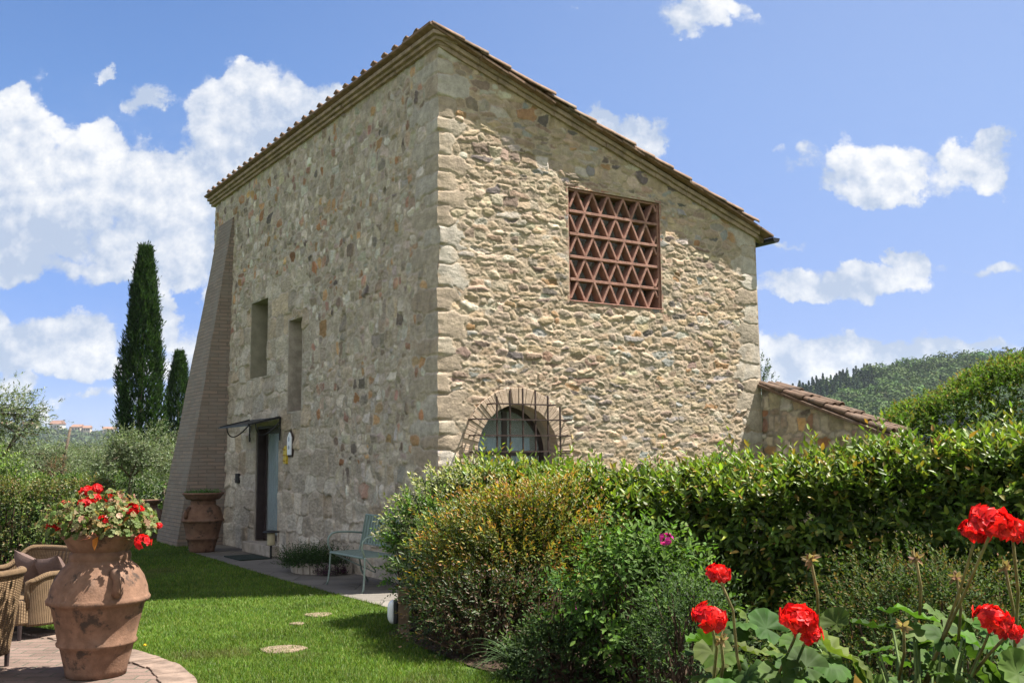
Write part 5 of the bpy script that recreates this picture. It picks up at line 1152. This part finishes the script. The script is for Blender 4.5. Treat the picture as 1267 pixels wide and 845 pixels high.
olive((*gp(70, 31.0), 0), 2.55, 3.0, 'olive tree with the slanting stake in front of it', 2800, 805, .7)
olive((*gp(118, 33.0), 0), 2.50, 3.2, 'olive tree seen between the stake and the slim trunked olive', 2800, 806, .7)
stk = MB().tube([(0, 0, 0), (.22, 0, 1.3), (.42, 0, 2.55)], [.05, .045, .035], 7).build('wooden_stake', M['bark'], None, True); stk.location = (*gp(70, 28.5), 0); tag(stk, 'dark slanting wooden stake standing among the olive trees', 'stake')
shrub('dry_bush', (*gp(68, 27.5), 1.0), (.45, .4, .7), 130, 'reddish brown half dry bush at the foot of the slanting stake', [(.14, .075, .05), (.18, .10, .07), (.09, .09, .04)], None, .2, .06, .022, 8, .25, 811, 'leaf_soft', .6)
shrub('privet_bush', (*gp(4, 16.5), .95), (.55, .5, .75), 300, 'bright green leafy bush rising above the clipped hedge at the left edge', [(.09, .15, .03), (.13, .19, .04), (.06, .10, .02)], [(.18, .24, .05)], .4, .065, .032, 9, .2, 812, up=.7)
def cypress(loc, H, W, label, n, seed):
    t = empty('cypress', (loc[0], loc[1], loc[2]), 0, label, 'tree', 'cypresses behind the house'); rg = np.random.default_rng(seed)
    z = rg.random(n) ** .85; th = rg.random(n) * 6.28; prof = np.interp(z, [0, .06, .18, .38, .58, .75, .88, .96, 1.0], [.6, .9, 1.0, .92, .78, .58, .34, .17, .04])
    l = 1 + .75 * fbm(th * 1.6 + 3, z * 9, 3, seed) + .40 * fbm(th * 5, z * 24, 2, seed + 5); r = W / 2 * prof * l * rg.random(n) ** .22
    B = np.stack([r * np.cos(th), r * np.sin(th), z * (H - .4) + .25], -1); D = unit(np.stack([np.cos(th) * .42, np.sin(th) * .42, np.full(n, 1.0)], -1) + rg.normal(size=(n, 3)) * .18)
    cl = 1 + .5 * fbm(th * 3, z * 16, 3, seed + 9)
    parts = [shoots(B, D, rg.uniform(.22, .42, n), 6, .17, .05, [(.018, .040, .012), (.028, .055, .017), (.038, .070, .021), (.014, .030, .010)], None, .45, None, 0, .0, .25)]
    foliage('crown', parts, M['leaf_soft'], t); tree_mesh(t, [(np.zeros(3), np.array([0, 0, H * .3]), .18, .12), (np.array([0, 0, H * .3]), np.array([0, 0, H * .9]), .12, .02)], M['bark']); return t
def gz_(x, y): return float(ground_z(np.array(x), np.array(y)))
x, y = gp(173, 40); cypress((x, y, gz_(x, y)), 10.25 - gz_(x, y), 1.68, 'tall dark cypress standing alone against the clouds at the left', 8200, 821)
x, y = gp(220, 56); cypress((x, y, gz_(x, y)), 7.65 - gz_(x, y), 1.75, 'smaller cypress half hidden behind the brick buttress', 5000, 822)
# twig of a tree that shows past the right corner of the gable
shrub('bay_tree', (*gp(941, 24), 2.6), (.42, .5, 1.35), 300, 'small dark tree just showing past the right corner of the gable', [(.05, .08, .03), (.035, .06, .02)], None, .2, .08, .028, 8, .25, 831, 'leaf_soft', .6, cat='tree')

# ------------------------------------------------------------------ far hills, wood and town
def hill_mesh(name, xs, ys, fz, mat):
    X, Y = np.meshgrid(xs, ys, indexing='ij'); Z = fz(X, Y); a, b = X.shape; idx = np.arange(a * b).reshape(a, b); F = np.stack([idx[:-1, :-1], idx[1:, :-1], idx[1:, 1:], idx[:-1, 1:]], -1).reshape(-1, 4)
    return tag(np_mesh(name, np.stack([X, Y, Z], -1).reshape(-1, 3), F, mat, smooth=True), kind='structure')
M['hillground'] = mat_simple('hill_ground', (.05, .065, .025), .95, var=.3, scale=.02, bumps=0, spec=.1)
def hz_right(X, Y):
    H = np.interp(X, [-300, -100, 60, 130, 162, 185, 212, 240, 272, 312, 420, 700, 1100], [1, 5, 12, 23, 30, 38, 45, 50.5, 54, 57.5, 70, 80, 40]) + 14; t = np.clip((Y - 240) / 370, 0, 1); s = t ** 1.15 * np.where(t > .999, 1, 1)
    back = 1 - sstep(610, 1100, Y) * .6
    return -15.5 + H * s * back + fbm(X * .012, Y * .012, 3, 850) * 7 * t
hill_mesh('hill', np.linspace(-400, 1150, 120), np.linspace(235, 1100, 70), hz_right, M['hillground'])
def hz_left(X, Y): t = sstep(1150, 1500, Y); return -15.5 + t * (54 + fbm(X * .004, Y * .004, 3, 860) * 16 + np.interp(X, [-1200, -760, -600, -350, 0], [4, 4, 0, -2, -12]))
hill_mesh('far_ridge', np.linspace(-1500, 100, 90), np.linspace(1150, 1900, 40), hz_left, M['hillground'])
def far_trees(name, x, y, z, H, W, kind, nq, cols, sz, mat, label=None):
    n = len(x); N_ = n * nq; d = unit(rng.normal(size=(n, nq, 3))); d[..., 2] = np.abs(d[..., 2]) * np.where(rng.random((n, nq)) < .25, -.6, 1); con = kind[:, None]
    hz = rng.random((n, nq)); rc = (1 - hz) ** .85 * W[:, None] * .5 * rng.uniform(.6, 1, (n, nq)); a = rng.random((n, nq)) * 6.28
    Pc = np.stack([np.cos(a) * rc, np.sin(a) * rc, hz * H[:, None] * 1.05], -1); lumps = (1 + .35 * np.sin(d[..., 0] * 5 + x[:, None]) * np.sin(d[..., 1] * 5 + y[:, None]))[..., None]
    Pb = d * np.stack([W * .5, W * .5, H * .42], -1)[:, None, :] * lumps + np.stack([0 * H, 0 * H, H * .58], -1)[:, None, :]
    P = np.where(con[..., None], Pc, Pb) + np.stack([x, y, z], -1)[:, None, :]
    Nn = np.where(con[..., None], np.stack([np.cos(a), np.sin(a), np.full(a.shape, .5)], -1), d) + rng.normal(size=(n, nq, 3)) * .35
    D = rng.normal(size=(n, nq, 3)); D = np.where(con[..., None], D * .4 + np.array([0, 0, -.4]) + np.stack([np.cos(a), np.sin(a), 0 * a], -1), D); 
    cb = np.where(kind[:, None], np.array(cols[1]), np.array(cols[0])) * (1 + .22 * rng.normal(size=(n, 1))) * (1 + .08 * rng.normal(size=(n, 3))); c = np.clip(np.repeat(cb[:, None], nq, 1) * (1 + .15 * rng.normal(size=(n, nq, 1))), .006, .5)
    Nf = unit(Nn.reshape(-1, 3)); Df = D.reshape(-1, 3); Df = unit(Df - Nf * (Df * Nf).sum(-1, keepdims=True)); L = (sz * rng.uniform(.7, 1.4, N_)); v, f, cc = leaf_arrays(P.reshape(-1, 3) - Df * L[:, None] * .5, Df, Nf, L, L * .8, c.reshape(-1, 3), .05)
    return tag(foliage(name, [(v, f, cc)], mat), kind='stuff')
n = 3400; y = 262 + 380 * rng.random(n) ** .9; x = y * rng.uniform(.18, .60, n); z = hz_right(x, y)
ridge = (y > 560) & (x / y < .37); low = (y > 330) & (y < 430) & (fbm(x * .02, y * .02, 2, 871) > -.12) & (x / y < .46); kind = (ridge & (rng.random(n) < .75)) | (low & (rng.random(n) < .85)) | (rng.random(n) < .015)
H = np.where(kind, rng.uniform(8, 12, n), rng.uniform(5, 8.5, n)); Wd = np.where(kind, rng.uniform(3.5, 5, n), rng.uniform(8, 13, n)); big_ = (~kind) & (y > 590) & (rng.random(n) < .2); H = np.where(big_, 11, H)
far_trees('hill_wood', x, y, z, H, Wd, kind, 110, [(.055, .092, .024), (.020, .042, .017)], 1.35, M['leaf_far'])
n = 900; y = rng.uniform(1330, 1540, n); x = -y * rng.uniform(.18, .56, n); z = hz_left(x, y); kind = rng.random(n) < .08
far_trees('ridge_wood', x, y, z, rng.uniform(4, 8, n), rng.uniform(9, 16, n), kind & False, 40, [(.06, .085, .035), (.03, .05, .025)], 4.0, M['leaf_far'])
n = 900; y = rng.uniform(115, 300, n); x = -y * rng.uniform(.25, .60, n); z = ground_z(x, y); far_trees('valley_wood', x, y, z, rng.uniform(4, 7.5, n), rng.uniform(4, 7, n), np.zeros(n, bool), 130, [(.085, .11, .05), (.03, .05, .02)], .55, M['leaf_far'])
M['hwall'] = mat_simple('pale_plaster', (.45, .38, .30), .9, var=.1, scale=.3, bumps=0); M['hroof'] = mat_simple('red_tile_roof', (.23, .125, .085), .9, var=.2, scale=.4, bumps=0)
HL = ['white gabled house with a wide tiled roof on the far ridge', 'long terracotta-roofed farmhouse just right of the white house on the ridge', 'small tiled house second to the right of the white house on the ridge', 'low red-roofed house on the ridge touching the tall cypress outline', 'ridge house seen through the tallest olive at the left edge', 'pale ridge farmhouse between the tallest olive and the white house']
for (px, py, w, h, d, ci), lb in zip([(71, 532, 19, 13, 12, (.62, .6, .56)), (96, 536, 15, 9, 12, None), (108, 538, 10, 8, 10, None), (135, 538, 17, 8, 12, None), (8, 535, 14, 9, 12, None), (38, 532, 20, 9, 12, None)], HL):
    Y = 1500.0; q = at(px, py, Y); b = empty('farmhouse', (q[0], Y, max(q[2] - 14, float(hz_left(np.array(q[0]), np.array(Y))) - 5)), rng.uniform(-.3, .3), lb, 'house', 'houses on the far ridge')
    wm = M['hwall'] if ci is None else mat_simple('white_plaster', (.5, .48, .45), .9, var=.05, bumps=0)
    MB().box(-w / 2, w / 2, -d / 2, d / 2, 0, 12 + h * .55).build('wall', wm, b)
    z0 = 12 + h * .55; mb = MB(); mb.add([(-w / 2 - 1, -d / 2 - 1, z0), (w / 2 + 1, -d / 2 - 1, z0), (w / 2 + 1, d / 2 + 1, z0), (-w / 2 - 1, d / 2 + 1, z0), (-w / 2 - 1, 0, z0 + h * .45), (w / 2 + 1, 0, z0 + h * .45)], [(0, 1, 5, 4), (2, 3, 4, 5), (0, 4, 3), (1, 2, 5), (3, 2, 1, 0)]); mb.build('roof', M['hroof'], b)
    for k in (-.3, .05, .32): MB().box(k * w - 1.1, k * w + 1.1, -d / 2 - .1, -d / 2 + .3, 12 + h * .1, 12 + h * .38).build('window', M['dark'], b)
# the air between
hm = MB().box(-2650, 2650, -310, 2650, -17, 130); hm = hm.build('haze', None); mt = bpy.data.materials.new('haze_air'); mt.use_nodes = True; t = NT(mt.node_tree); mt.node_tree.nodes.remove(mt.node_tree.nodes['Principled BSDF'])
pv = t.n('ShaderNodeVolumePrincipled'); pv.inputs['Color'].default_value = (.75, .86, 1.0, 1); pv.inputs['Density'].default_value = .00009; pv.inputs['Anisotropy'].default_value = .2; t.link(pv.outputs[0], mt.node_tree.nodes['Material Output'].inputs['Volume']); hm.data.materials.append(mt); tag(hm, kind='stuff')
